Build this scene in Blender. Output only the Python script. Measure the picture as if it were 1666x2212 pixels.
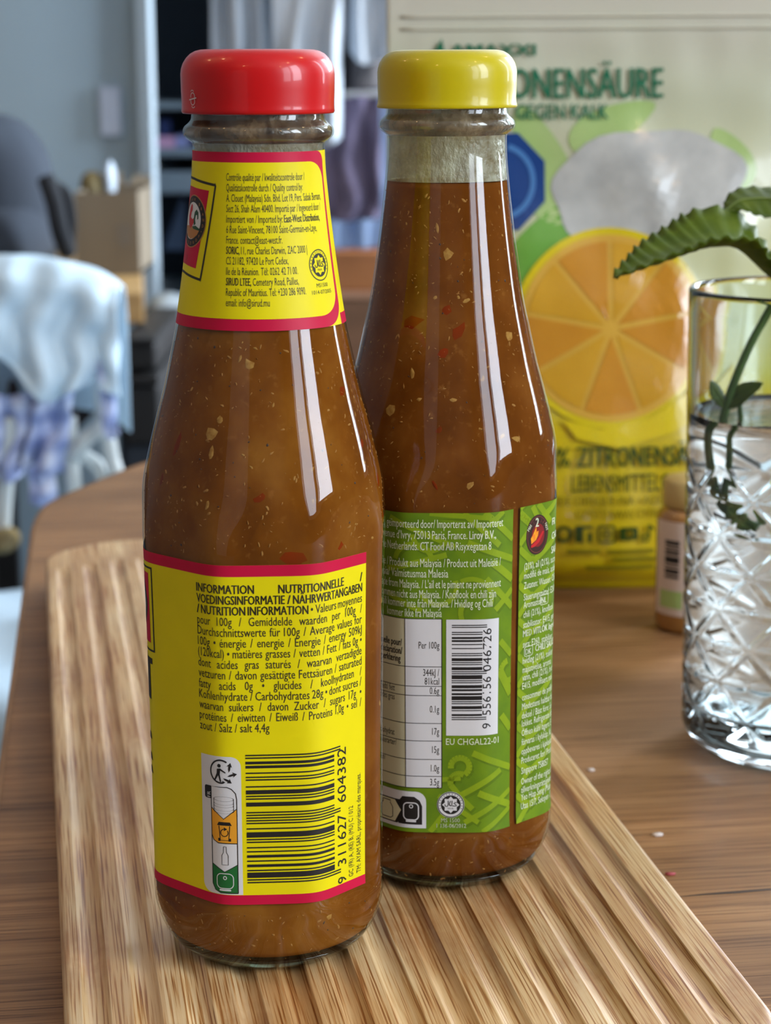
import bpy, bmesh, math, random
import numpy as np
from mathutils import Vector, Matrix, geometry, noise as mnoise

random.seed(7)
sc = bpy.context.scene
for o in list(bpy.data.objects):
    bpy.data.objects.remove(o)

# ------------------------------------------------------------------ camera
TZ, BZ = 0.74, 0.756                 # table top, board top (metres above the floor)
CAMZ = BZ + 0.203
F_PX, CX, CY, HY = 4500.0, 833.0, 1106.0, 140.0
PITCH, ROLL = math.atan((CY - HY) / F_PX), math.radians(0.3)
cam = bpy.data.cameras.new('camera')
cam_ob = bpy.data.objects.new('camera', cam)
sc.collection.objects.link(cam_ob)
cam.sensor_fit = 'HORIZONTAL'
cam.sensor_width = 36.0
cam.lens = 36.0 * F_PX / 1666.0
cam.clip_start, cam.clip_end = 0.01, 50
fw = Vector((0, math.cos(PITCH), -math.sin(PITCH)))
up0 = Vector((0, math.sin(PITCH), math.cos(PITCH)))
r0 = Vector((1, 0, 0))
c_, s_ = math.cos(ROLL), math.sin(ROLL)
cr, cu_ = c_ * r0 - s_ * up0, c_ * up0 + s_ * r0
M = Matrix((cr, cu_, -fw)).transposed().to_4x4()
M.translation = Vector((0, 0, CAMZ))
cam_ob.matrix_world = M
cam.dof.use_dof = True
cam.dof.focus_distance = 0.474
cam.dof.aperture_fstop = cam.lens / 3.1
sc.camera = cam_ob

# ------------------------------------------------------------------ view, world, window light
sc.view_settings.view_transform = 'Standard'
sc.view_settings.look = 'None'
sc.view_settings.gamma = 1.0
sc.view_settings.use_curve_mapping = False
sc.view_settings.exposure = 0.0
sc.cycles.max_bounces = 10
sc.cycles.diffuse_bounces = 3
sc.cycles.glossy_bounces = 3
sc.cycles.transmission_bounces = 8
sc.cycles.transparent_max_bounces = 16
sc.cycles.sample_clamp_indirect = 6.0

world = bpy.data.worlds.new('world')
sc.world = world
world.use_nodes = True
wb = world.node_tree.nodes['Background']
wb.inputs[0].default_value = (0.72, 0.82, 1.0, 1)
wb.inputs[1].default_value = 1.0

WALL_R = 1.60                        # the right-hand wall with the windows
def window_light(name, y0, y1, z0, z1, watts, col=(0.80, 0.89, 1.0)):
    l = bpy.data.lights.new(name, 'AREA')
    l.shape = 'RECTANGLE'
    l.size, l.size_y = (z1 - z0), (y1 - y0)
    l.energy, l.color = watts, col
    o = bpy.data.objects.new(name, l)
    sc.collection.objects.link(o)
    o.location = (WALL_R + 0.12, (y0 + y1) / 2, (z0 + z1) / 2)
    o.rotation_euler = (0, math.radians(90), 0)
    return o
window_light('daylight', -0.66, -0.10, 1.02, 2.25, 44)
window_light('daylight', -1.44, -0.78, 1.02, 2.25, 23)
window_light('daylight', 1.30, 1.52, 0.95, 2.25, 14)
window_light('daylight', 2.40, 3.40, 0.95, 2.25, 138)  # added light to brighten the far side of the room

# ------------------------------------------------------------------ helpers
def lin(c):
    c = c / 255.0
    return c / 12.92 if c <= 0.04045 else ((c + 0.055) / 1.055) ** 2.4
def C(r, g, b):
    return (lin(r), lin(g), lin(b), 1.0)

MATS = {}
def mat(name, col, rough=0.5, coat=0.0, spec=0.5, metal=0.0, **kw):
    if name in MATS:
        return MATS[name]
    m = bpy.data.materials.new(name)
    m.use_nodes = True
    b = m.node_tree.nodes['Principled BSDF']
    b.inputs['Base Color'].default_value = col
    b.inputs['Roughness'].default_value = rough
    b.inputs['Coat Weight'].default_value = coat
    b.inputs['Coat Roughness'].default_value = kw.get('coat_rough', 0.08)
    b.inputs['Specular IOR Level'].default_value = spec
    b.inputs['Metallic'].default_value = metal
    if kw.get('sss'):
        b.inputs['Subsurface Weight'].default_value = kw['sss']
        b.inputs['Subsurface Radius'].default_value = kw.get('sss_radius', (0.004, 0.0015, 0.0005))
        b.inputs['Subsurface Scale'].default_value = 1.0
    MATS[name] = m
    return m
class NT:
    """short-hand for adding shader nodes"""
    def __init__(s, m):
        s.t = m.node_tree
        s.b = s.t.nodes.get('Principled BSDF')
    def n(s, kind, **kw):
        nd = s.t.nodes.new(kind)
        for k, v in kw.items():
            if k.startswith('i_'):
                nd.inputs[k[2:].replace('_', ' ')].default_value = v
            else:
                setattr(nd, k, v)
        return nd
    def l(s, a, b):
        s.t.links.new(a, b)
    def coord(s, scale=(1, 1, 1), rot=(0, 0, 0), loc=(0, 0, 0), out='Object'):
        tc = s.n('ShaderNodeTexCoord')
        mp = s.n('ShaderNodeMapping')
        mp.inputs['Scale'].default_value = scale
        mp.inputs['Rotation'].default_value = rot
        mp.inputs['Location'].default_value = loc
        s.l(tc.outputs[out], mp.inputs['Vector'])
        return mp.outputs['Vector']
    def noise(s, vec, scale=5, detail=3, rough=0.5, dist=0.0):
        nd = s.n('ShaderNodeTexNoise')
        nd.inputs['Scale'].default_value = scale
        nd.inputs['Detail'].default_value = detail
        nd.inputs['Roughness'].default_value = rough
        nd.inputs['Distortion'].default_value = dist
        s.l(vec, nd.inputs['Vector'])
        return nd.outputs['Fac']
    def ramp(s, fac, stops, interp='LINEAR'):
        nd = s.n('ShaderNodeValToRGB')
        cr_ = nd.color_ramp
        cr_.interpolation = interp
        while len(cr_.elements) < len(stops):
            cr_.elements.new(0.5)
        for e, (p, c) in zip(cr_.elements, stops):
            e.position = p
            e.color = c
        s.l(fac, nd.inputs['Fac'])
        return nd.outputs['Color']
    def mix(s, fac, a, b, mode='MIX'):
        nd = s.n('ShaderNodeMix', data_type='RGBA', blend_type=mode)
        for sock, v in ((nd.inputs[0], fac), (nd.inputs[6], a), (nd.inputs[7], b)):
            if hasattr(v, 'links') or hasattr(v, 'is_linked'):
                s.l(v, sock)
            else:
                sock.default_value = v
        return nd.outputs[2]
    def bump(s, h, strength=0.2, dist=0.001):
        nd = s.n('ShaderNodeBump')
        nd.inputs['Strength'].default_value = strength
        nd.inputs['Distance'].default_value = dist
        s.l(h, nd.inputs['Height'])
        s.l(nd.outputs['Normal'], s.b.inputs['Normal'])

def noisy(name, c1, c2, scale=40, rough=0.6, stretch=(1, 1, 1), detail=3, bump=0.0, bumpd=0.001, **kw):
    if name in MATS:
        return MATS[name]
    m = mat(name, c1, rough, **kw)
    t = NT(m)
    f = t.noise(t.coord(stretch), scale, detail)
    t.l(t.ramp(f, [(0.3, c1), (0.7, c2)]), t.b.inputs['Base Color'])
    if bump:
        t.bump(f, bump, bumpd)
    return m

COL = sc.collection
def link(o, parent=None):
    COL.objects.link(o)
    if parent is not None:
        o.parent = parent
    return o
def mesh(name, verts, faces, material, parent=None, smooth=True):
    me = bpy.data.meshes.new(name)
    me.from_pydata([tuple(v) for v in verts], [], [tuple(f) for f in faces])
    me.update()
    if smooth:
        me.shade_smooth()
    if material:
        me.materials.append(material)
    return link(bpy.data.objects.new(name, me), parent)
def tag(o, label=None, cat=None, group=None, kind=None):
    if label: o['label'] = label
    if cat: o['category'] = cat
    if group: o['group'] = group
    if kind: o['kind'] = kind
    return o
def empty(name, loc=(0, 0, 0), rz=0):
    o = bpy.data.objects.new(name, None)
    o.empty_display_size = 0.02
    o.location = loc
    o.rotation_euler = (0, 0, rz)
    return link(o)
def grid(nu, nv, fn, closed_u=False):
    """verts, faces of a grid; fn(i, j) -> point"""
    vs, fs = [], []
    for j in range(nv):
        for i in range(nu):
            vs.append(fn(i, j))
    for j in range(nv - 1):
        for i in range(nu if closed_u else nu - 1):
            a, b = j * nu + i, j * nu + (i + 1) % nu
            fs.append((a, b, b + nu, a + nu))
    return vs, fs
def lathe(profile, n=96):
    """profile [(r, z)] bottom to top; caps closed with a centre fan when r = 0"""
    vs, fs = [], []
    rings = []
    for r, z in profile:
        if r <= 1e-9:
            rings.append([len(vs)])
            vs.append((0, 0, z))
        else:
            rings.append(list(range(len(vs), len(vs) + n)))
            for k in range(n):
                a = 2 * math.pi * k / n
                vs.append((r * math.cos(a), r * math.sin(a), z))
    for A, B in zip(rings, rings[1:]):
        for k in range(n):
            k2 = (k + 1) % n
            if len(A) == 1 and len(B) == 1:
                continue
            if len(A) == 1:
                fs.append((A[0], B[k2], B[k]))
            elif len(B) == 1:
                fs.append((A[k], A[k2], B[0]))
            else:
                fs.append((A[k], A[k2], B[k2], B[k]))
    return vs, fs
def box_data(x0, x1, y0, y1, z0, z1, bev=0.0):
    if bev <= 0:
        v = [(x, y, z) for z in (z0, z1) for y in (y0, y1) for x in (x0, x1)]
        f = [(0, 2, 3, 1), (4, 5, 7, 6), (0, 1, 5, 4), (2, 6, 7, 3), (0, 4, 6, 2), (1, 3, 7, 5)]
        return v, f
    bm = bmesh.new()
    bmesh.ops.create_cube(bm, size=1)
    for v in bm.verts:
        v.co = Vector(((x0 + x1) / 2 + v.co.x * (x1 - x0), (y0 + y1) / 2 + v.co.y * (y1 - y0), (z0 + z1) / 2 + v.co.z * (z1 - z0)))
    bmesh.ops.bevel(bm, geom=list(bm.edges), offset=bev, segments=3, profile=0.5, affect='EDGES')
    bm.verts.index_update()
    v = [tuple(x.co) for x in bm.verts]
    f = [tuple(x.index for x in fc.verts) for fc in bm.faces]
    bm.free()
    return v, f
def box(name, x0, x1, y0, y1, z0, z1, material, parent=None, bev=0.0):
    v, f = box_data(x0, x1, y0, y1, z0, z1, bev)
    return mesh(name, v, f, material, parent, smooth=False)
def catmull(pts, n=8):
    P = [Vector(p) for p in pts]
    P = [2 * P[0] - P[1]] + P + [2 * P[-1] - P[-2]]
    out = []
    for k in range(1, len(P) - 2):
        a, b, c, d = P[k - 1:k + 3]
        for q in range(n):
            t = q / n
            out.append(0.5 * ((2 * b) + (c - a) * t + (2 * a - 5 * b + 4 * c - d) * t * t + (3 * b - 3 * c + d - a) * t ** 3))
    out.append(P[-2])
    return out
def tube_data(pts, rad, n=10):
    P = [Vector(p) for p in pts]
    R_ = rad if isinstance(rad, (list, tuple)) else [rad] * len(P)
    vs, fs = [], []
    prev = None
    for k, p in enumerate(P):
        d = (P[min(k + 1, len(P) - 1)] - P[max(k - 1, 0)]).normalized()
        if prev is None:
            a = d.orthogonal().normalized()
        else:
            a = (prev - d * prev.dot(d)).normalized()
        prev = a
        b = d.cross(a)
        for q in range(n):
            t = 2 * math.pi * q / n
            vs.append(p + (a * math.cos(t) + b * math.sin(t)) * R_[k])
    for k in range(len(P) - 1):
        for q in range(n):
            q2 = (q + 1) % n
            fs.append((k * n + q, k * n + q2, (k + 1) * n + q2, (k + 1) * n + q))
    fs.append(tuple(range(n - 1, -1, -1)))
    fs.append(tuple(range((len(P) - 1) * n, len(P) * n)))
    return vs, fs
def tube(name, pts, rad, material, parent=None, n=10):
    v, f = tube_data(pts, rad, n)
    return mesh(name, v, f, material, parent)
def sm(a, b, x):
    t = min(1.0, max(0.0, (x - a) / (b - a)))
    return t * t * (3 - 2 * t)

# ---- flat print: shapes in a label's own coordinates, wrapped onto its surface
_text_cache = {}
def text2d(body, bold=0.0):
    key = (body, bold)
    if key not in _text_cache:
        cu = bpy.data.curves.new('t', 'FONT')
        cu.body = body
        cu.resolution_u = 2
        cu.offset = bold
        o = bpy.data.objects.new('t', cu)
        me = bpy.data.meshes.new_from_object(o)
        v = np.array([(p.co.x, p.co.y) for p in me.vertices]) if len(me.vertices) else np.zeros((0, 2))
        f = [tuple(p.vertices) for p in me.polygons]
        bpy.data.meshes.remove(me)
        bpy.data.objects.remove(o)
        bpy.data.curves.remove(cu)
        _text_cache[key] = (v, f)
    return _text_cache[key]

class Print:
    """collects 2-D shapes (label units) and builds one mesh wrapped on a surface"""
    def __init__(s, fn, off, h=1.0, hz=None):
        s.fn, s.off, s.h, s.hz = fn, off, h, hz or h * 3
        s.v, s.f = [], []
    def raw(s, v, f):
        k = len(s.v)
        s.v += [tuple(p) for p in v]
        s.f += [tuple(i + k for i in q) for q in f]
    def tri(s, a, b, c, depth=0):
        e = [(abs(a[0] - b[0]) + abs(a[1] - b[1]) * 0.4, a, b, c), (abs(b[0] - c[0]) + abs(b[1] - c[1]) * 0.4, b, c, a), (abs(c[0] - a[0]) + abs(c[1] - a[1]) * 0.4, c, a, b)]
        L, p, q, r = max(e, key=lambda t: t[0])
        if L > s.h and depth < 10:
            m = ((p[0] + q[0]) / 2, (p[1] + q[1]) / 2)
            s.tri(p, m, r, depth + 1)
            s.tri(m, q, r, depth + 1)
        else:
            k = len(s.v)
            s.v += [a, b, c]
            s.f.append((k, k + 1, k + 2))
    def poly(s, pts):
        pts = [tuple(p) for p in pts]
        ts = geometry.tessellate_polygon([[Vector((p[0], p[1], 0)) for p in pts]])
        for t in ts:
            a, b, c = (pts[i] for i in t)
            if (b[0] - a[0]) * (c[1] - a[1]) - (b[1] - a[1]) * (c[0] - a[0]) < 0:
                b, c = c, b
            s.tri(a, b, c)
        return s
    def rect(s, x0, y0, x1, y1):
        nx = max(1, int(abs(x1 - x0) / s.h + 0.99))
        ny = max(1, int(abs(y1 - y0) / s.hz + 0.99))
        v, f = grid(nx + 1, ny + 1, lambda i, j: (x0 + (x1 - x0) * i / nx, y0 + (y1 - y0) * j / ny))
        s.raw(v, f)
        return s
    def rrect(s, x0, y0, x1, y1, r, corners='1111', n=6):
        """corners: bl, br, tr, tl"""
        pts = []
        for (cx, cy, a0), on in zip(((x0 + r, y0 + r, 180), (x1 - r, y0 + r, 270), (x1 - r, y1 - r, 0), (x0 + r, y1 - r, 90)), corners):
            if on == '1':
                for k in range(n + 1):
                    a = math.radians(a0 + 90 * k / n)
                    pts.append((cx + r * math.cos(a), cy + r * math.sin(a)))
            else:
                pts.append((x0 if a0 in (180, 90) else x1, y0 if a0 in (180, 270) else y1))
        return pts
    def line(s, pts, w, closed=False):
        pts = [Vector((p[0], p[1])) for p in pts]
        if closed:
            pts = pts + [pts[0], pts[1]]
        q = []
        for k, p in enumerate(pts):
            d = (pts[min(k + 1, len(pts) - 1)] - pts[max(k - 1, 0)])
            if d.length < 1e-9:
                d = Vector((1, 0))
            d.normalize()
            nn = Vector((-d.y, d.x)) * w / 2
            q.append((p + nn, p - nn))
        if closed:
            q = q[1:-1] + [q[1]] if False else q[:-1]
            q[0] = q[-1]
        for (a, b), (c, d) in zip(q, q[1:]):
            n = max(1, int((c - a).length / s.h))
            for k in range(n):
                t0, t1 = k / n, (k + 1) / n
                i = len(s.v)
                s.v += [tuple(a.lerp(c, t0)), tuple(b.lerp(d, t0)), tuple(b.lerp(d, t1)), tuple(a.lerp(c, t1))]
                s.f.append((i, i + 1, i + 2, i + 3))
        return s
    def ring(s, cx, cy, rx, ry, w, a0=0, a1=360, n=36):
        """elliptic band drawn from angle a0 to a1, w = width"""
        v, f = grid(n + 1, 2, lambda i, j: (cx + (rx + (j - 0.5) * w) * math.cos(math.radians(a0 + (a1 - a0) * i / n)), cy + (ry + (j - 0.5) * w * ry / rx) * math.sin(math.radians(a0 + (a1 - a0) * i / n))))
        s.raw(v, [q[::-1] for q in f])
        return s
    def disc(s, cx, cy, rx, ry, n=32):
        return s.poly([(cx + rx * math.cos(2 * math.pi * k / n), cy + ry * math.sin(2 * math.pi * k / n)) for k in range(n)])
    def text(s, body, x0, y, size, x1=None, bold=0.0, align='L', sx=None, ysc=1.0, rot=None, gap=None):
        """one line from x0 (to x1: stretched to fit); rot 90 reads upwards; size = em in label units"""
        if bold > 0.01:                 # heavier stroke: the same letters struck three times
            d_ = bold * 0.85
            bw = (text2d(body, 0.0)[0])
            if x1 is not None:
                d_ *= (x1 - x0) / max(1e-6, (bw[:, 0].max() - bw[:, 0].min()))
            else:
                d_ *= (sx or 1.0) * size
            c0, s0 = (1, 0) if rot is None else (math.cos(math.radians(rot)), math.sin(math.radians(rot)))
            for q_ in (-1, 0, 1):
                s.text(body, x0 + q_ * d_ * c0, y + q_ * d_ * s0, size, (None if x1 is None else x1 + q_ * d_), 0.0, align, sx, ysc, rot, gap)
            return s
        v, f = text2d(body, 0.0)
        if not len(v):
            return s
        w0, w1 = v[:, 0].min(), v[:, 0].max()
        if gap is not None:             # fit to a given length
            k = gap / (w1 - w0)
        elif x1 is not None:
            k = (x1 - x0) / (w1 - w0)
        else:
            k = (sx or 1.0) * size
        px, py = (v[:, 0] - w0) * k, v[:, 1] * size * ysc
        if align == 'R':
            px = px - (w1 - w0) * k
        elif align == 'C':
            px = px - (w1 - w0) * k / 2
        if rot is None:
            s.raw(np.stack([x0 + px, y + py], 1), f)
        else:                           # rot: baseline direction in degrees, about (x0, y)
            c, q = math.cos(math.radians(rot)), math.sin(math.radians(rot))
            s.raw(np.stack([x0 + px * c - py * q, y + px * q + py * c], 1), f)
        return s
    def justified(s, words, x0, x1, y, size, sx, bold=0.0, bolds=None):
        """words spread from x0 to x1 at one letter width"""
        ws = []
        for k, w in enumerate(words):
            v, f = text2d(w, (bolds[k] if bolds else bold))
            ws.append((v[:, 0].max() - v[:, 0].min()) * sx * size)
        gap = (x1 - x0 - sum(ws)) / max(1, len(words) - 1)
        if gap < 0.30 * size * sx:      # too tight: narrow the letters
            q_ = (x1 - x0 - 0.30 * size * sx * (len(words) - 1)) / sum(ws)
            ws = [w * q_ for w in ws]
            gap = 0.30 * size * sx
        x = x0
        for k, w in enumerate(words):
            s.text(w, x, y, size, x1=x + ws[k], bold=(bolds[k] if bolds else bold))
            x += ws[k] + gap
        return s
    def build(s, name, material, parent, label=None):
        vs = [s.fn(x, y, s.off) for x, y in s.v]
        o = mesh(name, vs, s.f, material, parent, smooth=True)
        if label:
            o['label'] = label
        return o

# ------------------------------------------------------------------ the room
XL, YB_, YF, CEIL = -1.9, -2.3, 3.75, 2.5
m_wall = noisy('wall_paint', C(206, 212, 214), C(214, 219, 221), 3, 0.85)
m_wall2 = noisy('wall_paint_taupe', C(106, 100, 96), C(114, 108, 104), 3, 0.85)
m_ceil = noisy('ceiling_paint', C(190, 188, 184), C(198, 196, 192), 3, 0.9)
m_white = noisy('white_lacquer', C(206, 208, 208), C(214, 216, 216), 8, 0.4)
m_floor = mat('floor_vinyl', C(120, 124, 128), 0.55)
t = NT(m_floor)
f = t.noise(t.coord((2, 14, 1)), 2.5, 4)
t.l(t.ramp(f, [(0.3, C(96, 102, 108)), (0.7, C(138, 142, 146))]), t.b.inputs['Base Color'])
def struct(o):
    o['kind'] = 'structure'
    return o
struct(box('floor', XL - .1, WALL_R + .1, YB_ - .1, YF + .1, -0.1, 0, m_floor))
struct(box('ceiling', XL - .1, WALL_R + .1, YB_ - .1, YF + .1, CEIL, CEIL + .1, m_ceil))
struct(box('wall_back', XL - .1, WALL_R + .1, YF, YF + .1, 0, CEIL, m_wall))
struct(box('wall_front', XL - .1, WALL_R + .1, YB_ - .1, YB_, 0, CEIL, m_wall2))
struct(box('wall_left', XL - .1, XL, YB_, YF, 0, CEIL, m_wall2))
wv, wf = [], []
def wall_piece(y0, y1, z0, z1):
    v, f = box_data(WALL_R, WALL_R + .1, y0, y1, z0, z1)
    k = len(wv)
    wv.extend(v)
    wf.extend([tuple(i + k for i in q) for q in f])
for y0, y1, z0, z1 in [(YB_, -1.5, 0, CEIL), (-1.5, -0.04, 0, 0.96), (-1.5, -0.04, 2.31, CEIL), (-0.04, 1.24, 0, CEIL), (1.24, 1.58, 0, 0.89), (1.24, 1.58, 2.31, CEIL), (1.58, 2.34, 0, CEIL), (2.34, 3.46, 0, 0.89), (2.34, 3.46, 2.31, CEIL), (3.46, YF, 0, CEIL)]:
    wall_piece(y0, y1, z0, z1)
struct(mesh('wall_right', wv, wf, m_wall2, None, False))
def window(name, y0, y1, z0, z1, mull):
    o = struct(empty(name, (WALL_R, (y0 + y1) / 2, z0)))
    def bar(nm, a0, a1, b0, b1):
        box(nm, 0.02, 0.08, a0 - (y0 + y1) / 2, a1 - (y0 + y1) / 2, b0 - z0, b1 - z0, m_white, o, 0.004)
    bar('frame_bar', y0, y0 + .06, z0, z1)
    bar('frame_bar', y1 - .06, y1, z0, z1)
    bar('frame_bar', y0 + .06, y1 - .06, z0, z0 + .06)
    bar('frame_bar', y0 + .06, y1 - .06, z1 - .06, z1)
    for a in mull:
        bar('mullion', a - .06, a + .06, z0 + .06, z1 - .06)
window('window_1', -1.5, -0.04, 0.96, 2.31, [-0.72])
window('window_2', 1.24, 1.58, 0.89, 2.31, [])
window('added_window', 2.34, 3.46, 0.89, 2.31, [])  # unseen window, added so the background gets more light

# unseen door added behind the camera, a pale band for the bottle reflections
d1 = struct(empty('added_door', (-1.25, YB_, 0)))
box('door_leaf', -0.58, 0.58, 0.01, 0.05, 0.02, 2.06, m_white, d1, 0.004)
for xx in (-0.30, 0.30):
    box('door_panel', xx - 0.2, xx + 0.2, 0.05, 0.058, 0.25, 1.85, m_white, d1, 0.003)
box('door_frame', -0.64, -0.585, 0.005, 0.07, 0, 2.12, m_white, d1)
box('door_frame', 0.585, 0.64, 0.005, 0.07, 0, 2.12, m_white, d1)
box('door_frame', -0.64, 0.64, 0.005, 0.07, 2.065, 2.12, m_white, d1)

# ceiling spots: small warm bulbs in white cups, above the table behind the camera
m_bulb = mat('warm_bulb', (1, 0.62, 0.3, 1), 0.4)
m_bulb.node_tree.nodes['Principled BSDF'].inputs['Emission Color'].default_value = (1.0, 0.60, 0.28, 1)
m_bulb.node_tree.nodes['Principled BSDF'].inputs['Emission Strength'].default_value = 45.0
for k, (x, y) in enumerate([(-0.96, 0.34), (-0.66, -1.3), (1.42, -1.2), (1.22, -0.18), (1.07, 0.94), (-1.55, 0.75)]):
    e = empty('ceiling_spot', (x, y, CEIL - 0.06))
    v, f = lathe([(0.0, 0.06), (0.045, 0.06), (0.045, 0.0), (0.040, 0.0), (0.036, 0.05), (0.0, 0.05)], 24)
    mesh('cup', v, f, m_white, e)
    v, f = lathe([(0.0, -0.090), (0.030, -0.082), (0.052, -0.060), (0.058, -0.034), (0.050, -0.010), (0.030, 0.012), (0.0, 0.049)], 16)
    mesh('bulb', v, f, m_bulb, e)
    tag(e, 'small warm ceiling spot lamp in a white cup', 'lamp', 'warm ceiling spots')

# ------------------------------------------------------------------ the table
m_table = mat('oak_laminate', C(140, 105, 75), 0.5, spec=0.25)
t = NT(m_table)
co = t.coord((1, 1, 1), (0, 0, math.radians(-7.8)))
mp = t.n('ShaderNodeMapping'); mp.inputs['Scale'].default_value = (3.5, 110.0, 1.0); t.l(co, mp.inputs['Vector'])
g1 = t.noise(mp.outputs['Vector'], 2.2, 4, 0.6, 0.25)
mp2 = t.n('ShaderNodeMapping'); mp2.inputs['Scale'].default_value = (12.0, 900.0, 1.0); t.l(co, mp2.inputs['Vector'])
g2 = t.noise(mp2.outputs['Vector'], 2.0, 3, 0.65, 0.1)
mp3 = t.n('ShaderNodeMapping'); mp3.inputs['Scale'].default_value = (1.2, 9.0, 1.0); t.l(co, mp3.inputs['Vector'])
g3 = t.noise(mp3.outputs['Vector'], 3.0, 2)
base = t.ramp(g1, [(0.28, C(156, 118, 80)), (0.5, C(180, 140, 98)), (0.72, C(196, 157, 113))])
streak = t.ramp(g2, [(0.36, C(150, 134, 120)), (0.47, C(232, 228, 222)), (0.75, C(255, 255, 255))])
tone = t.ramp(g3, [(0.3, C(205, 198, 190)), (0.7, C(255, 250, 244))])
t.l(t.mix(1.0, t.mix(1.0, base, streak, 'MULTIPLY'), tone, 'MULTIPLY'), t.b.inputs['Base Color'])
t.bump(g2, 0.10, 0.0006)
m_edge = noisy('table_edge_band', C(150, 112, 74), C(176, 136, 94), 30, 0.5, (1, 1, 8))
tdir = Vector((-0.136, 1, 0)).normalized()
def tl(y):
    return -0.1708 - 0.136 * (y - 0.9911)
outl = [(tl(-0.35), -0.35), (tl(0.2), 0.2), (tl(0.7), 0.7), (tl(0.93), 0.93), (tl(0.985), 0.985)]
corner = catmull([(-0.1700, 0.985, 0), (-0.1728, 1.018, 0), (-0.1718, 1.048, 0), (-0.1625, 1.082, 0), (-0.1500, 1.119, 0), (-0.1360, 1.156, 0), (-0.105, 1.205, 0), (-0.055, 1.243, 0), (0.02, 1.262, 0)], 5)
outl += [(p.x, p.y) for p in corner]
outl += [(0.5, 1.327), (1.0, 1.395), (1.12, 1.37), (1.17, 1.30), (1.17 + 0.2, -0.35)]
n = len(outl)
tbl = empty('dining_table', (0.5, 0.5, 0))
tag(tbl, 'oak-look dining table with a rounded corner under the board and bottles', 'table')
def rel(v, e):
    return [tuple(Vector(p) - e.location) for p in v]
vs = [(x, y, TZ) for x, y in outl] + [(x, y, TZ - 0.026) for x, y in outl]
fs = [tuple(range(n - 1, -1, -1)), tuple(range(n, 2 * n))]
fs = [tuple(range(n))[::-1], tuple(range(n, 2 * n))]
mesh('table_top', rel(vs, tbl), fs, m_table, tbl, smooth=False)
# thin edge band running round the slab
vs, fs = [], []
for k, (x, y) in enumerate(outl):
    a, b = Vector(outl[k - 1]), Vector(outl[(k + 1) % n])
    d = (b - a).normalized()
    nn = Vector((-d.y, d.x))
    for off, z in ((0.0, TZ + 0.0003), (0.0016, TZ - 0.0003), (0.0020, TZ - 0.001), (0.0020, TZ - 0.026), (0.0, TZ - 0.0265)):
        vs.append((x + nn.x * off, y + nn.y * off, z))
for k in range(n):
    k2 = (k + 1) % n
    for q in range(4):
        fs.append((k * 5 + q, k * 5 + q + 1, k2 * 5 + q + 1, k2 * 5 + q))
mesh('edge_band', rel(vs, tbl), fs, m_edge, tbl)
m_crack = noisy('dark_grain', C(60, 46, 36), C(84, 64, 48), 90, 0.7)
gv, gf = [], []
gp = [(0.078, 0.5254), (0.086, 0.5272), (0.094, 0.5284), (0.104, 0.5304), (0.118, 0.5325), (0.132, 0.5352)]
for k, (x, y) in enumerate(gp):
    w_ = (0.0002, 0.0006, 0.0009, 0.0008, 0.0006, 0.0002)[k]
    gv += [(x - 0.5, y - w_ - 0.5, TZ + 0.00005), (x - 0.5, y + w_ - 0.5, TZ + 0.00005)]
    if k:
        gf.append((2 * k - 2, 2 * k, 2 * k + 1, 2 * k - 1))
mesh('grain_line', gv, gf, m_crack, tbl)
m_leg = noisy('table_leg_steel', C(40, 40, 42), C(48, 48, 50), 20, 0.5)
for x, y in ((0.12, -0.25), (1.2, -0.25), (0.05, 1.1), (1.0, 1.22)):
    box('leg', x - .03 - .5, x + .03 - .5, y - .03 - .5, y + .03 - .5, 0, TZ - 0.026, m_leg, tbl, 0.003)

# ------------------------------------------------------------------ the fluted bamboo board
BW, BT0, BT1, BR = 0.1535, 0.365, 0.8975, 0.040
bu, bn = Vector((-0.1657, 0.98618, 0)), Vector((0.98618, 0.1657, 0))
m_bam = mat('bamboo', C(200, 160, 110), 0.38, spec=0.45)
t = NT(m_bam)
co = t.coord()
sep = t.n('ShaderNodeSeparateXYZ'); t.l(co, sep.inputs[0])
def stretched(sx, sy, scale, detail, rough=0.6, dist=0.0):
    mp = t.n('ShaderNodeMapping'); mp.inputs['Scale'].default_value = (sx, sy, sx * 0.5); t.l(co, mp.inputs['Vector'])
    return t.noise(mp.outputs['Vector'], scale, detail, rough, dist)
fib = stretched(2000, 24, 1.0, 2, 0.6, 0.0)
wide = stretched(90, 4, 1.3, 2)
blotch = stretched(30, 14, 1.0, 3)
# strips of bamboo about as wide as a rib, each with its own tone
mth = t.n('ShaderNodeMath', operation='MULTIPLY'); mth.inputs[1].default_value = 1 / 0.01122; t.l(sep.outputs[0], mth.inputs[0])
flo = t.n('ShaderNodeMath', operation='FLOOR'); t.l(mth.outputs[0], flo.inputs[0])
wn = t.n('ShaderNodeTexWhiteNoise', noise_dimensions='1D'); t.l(flo.outputs[0], wn.inputs['W'])
c1 = t.ramp(fib, [(0.36, C(158, 110, 62)), (0.44, C(208, 170, 120)), (0.50, C(232, 210, 170)), (0.75, C(240, 224, 192))])
c2 = t.ramp(wide, [(0.3, C(236, 222, 204)), (0.7, C(255, 252, 246))])
c3 = t.ramp(blotch, [(0.25, C(232, 214, 190)), (0.6, C(255, 255, 255))])
c4 = t.ramp(wn.outputs['Value'], [(0.0, C(226, 210, 190)), (1.0, C(255, 255, 250))])
c = t.mix(1.0, t.mix(1.0, c1, c2, 'MULTIPLY'), t.mix(1.0, c3, c4, 'MULTIPLY'), 'MULTIPLY')
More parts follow.
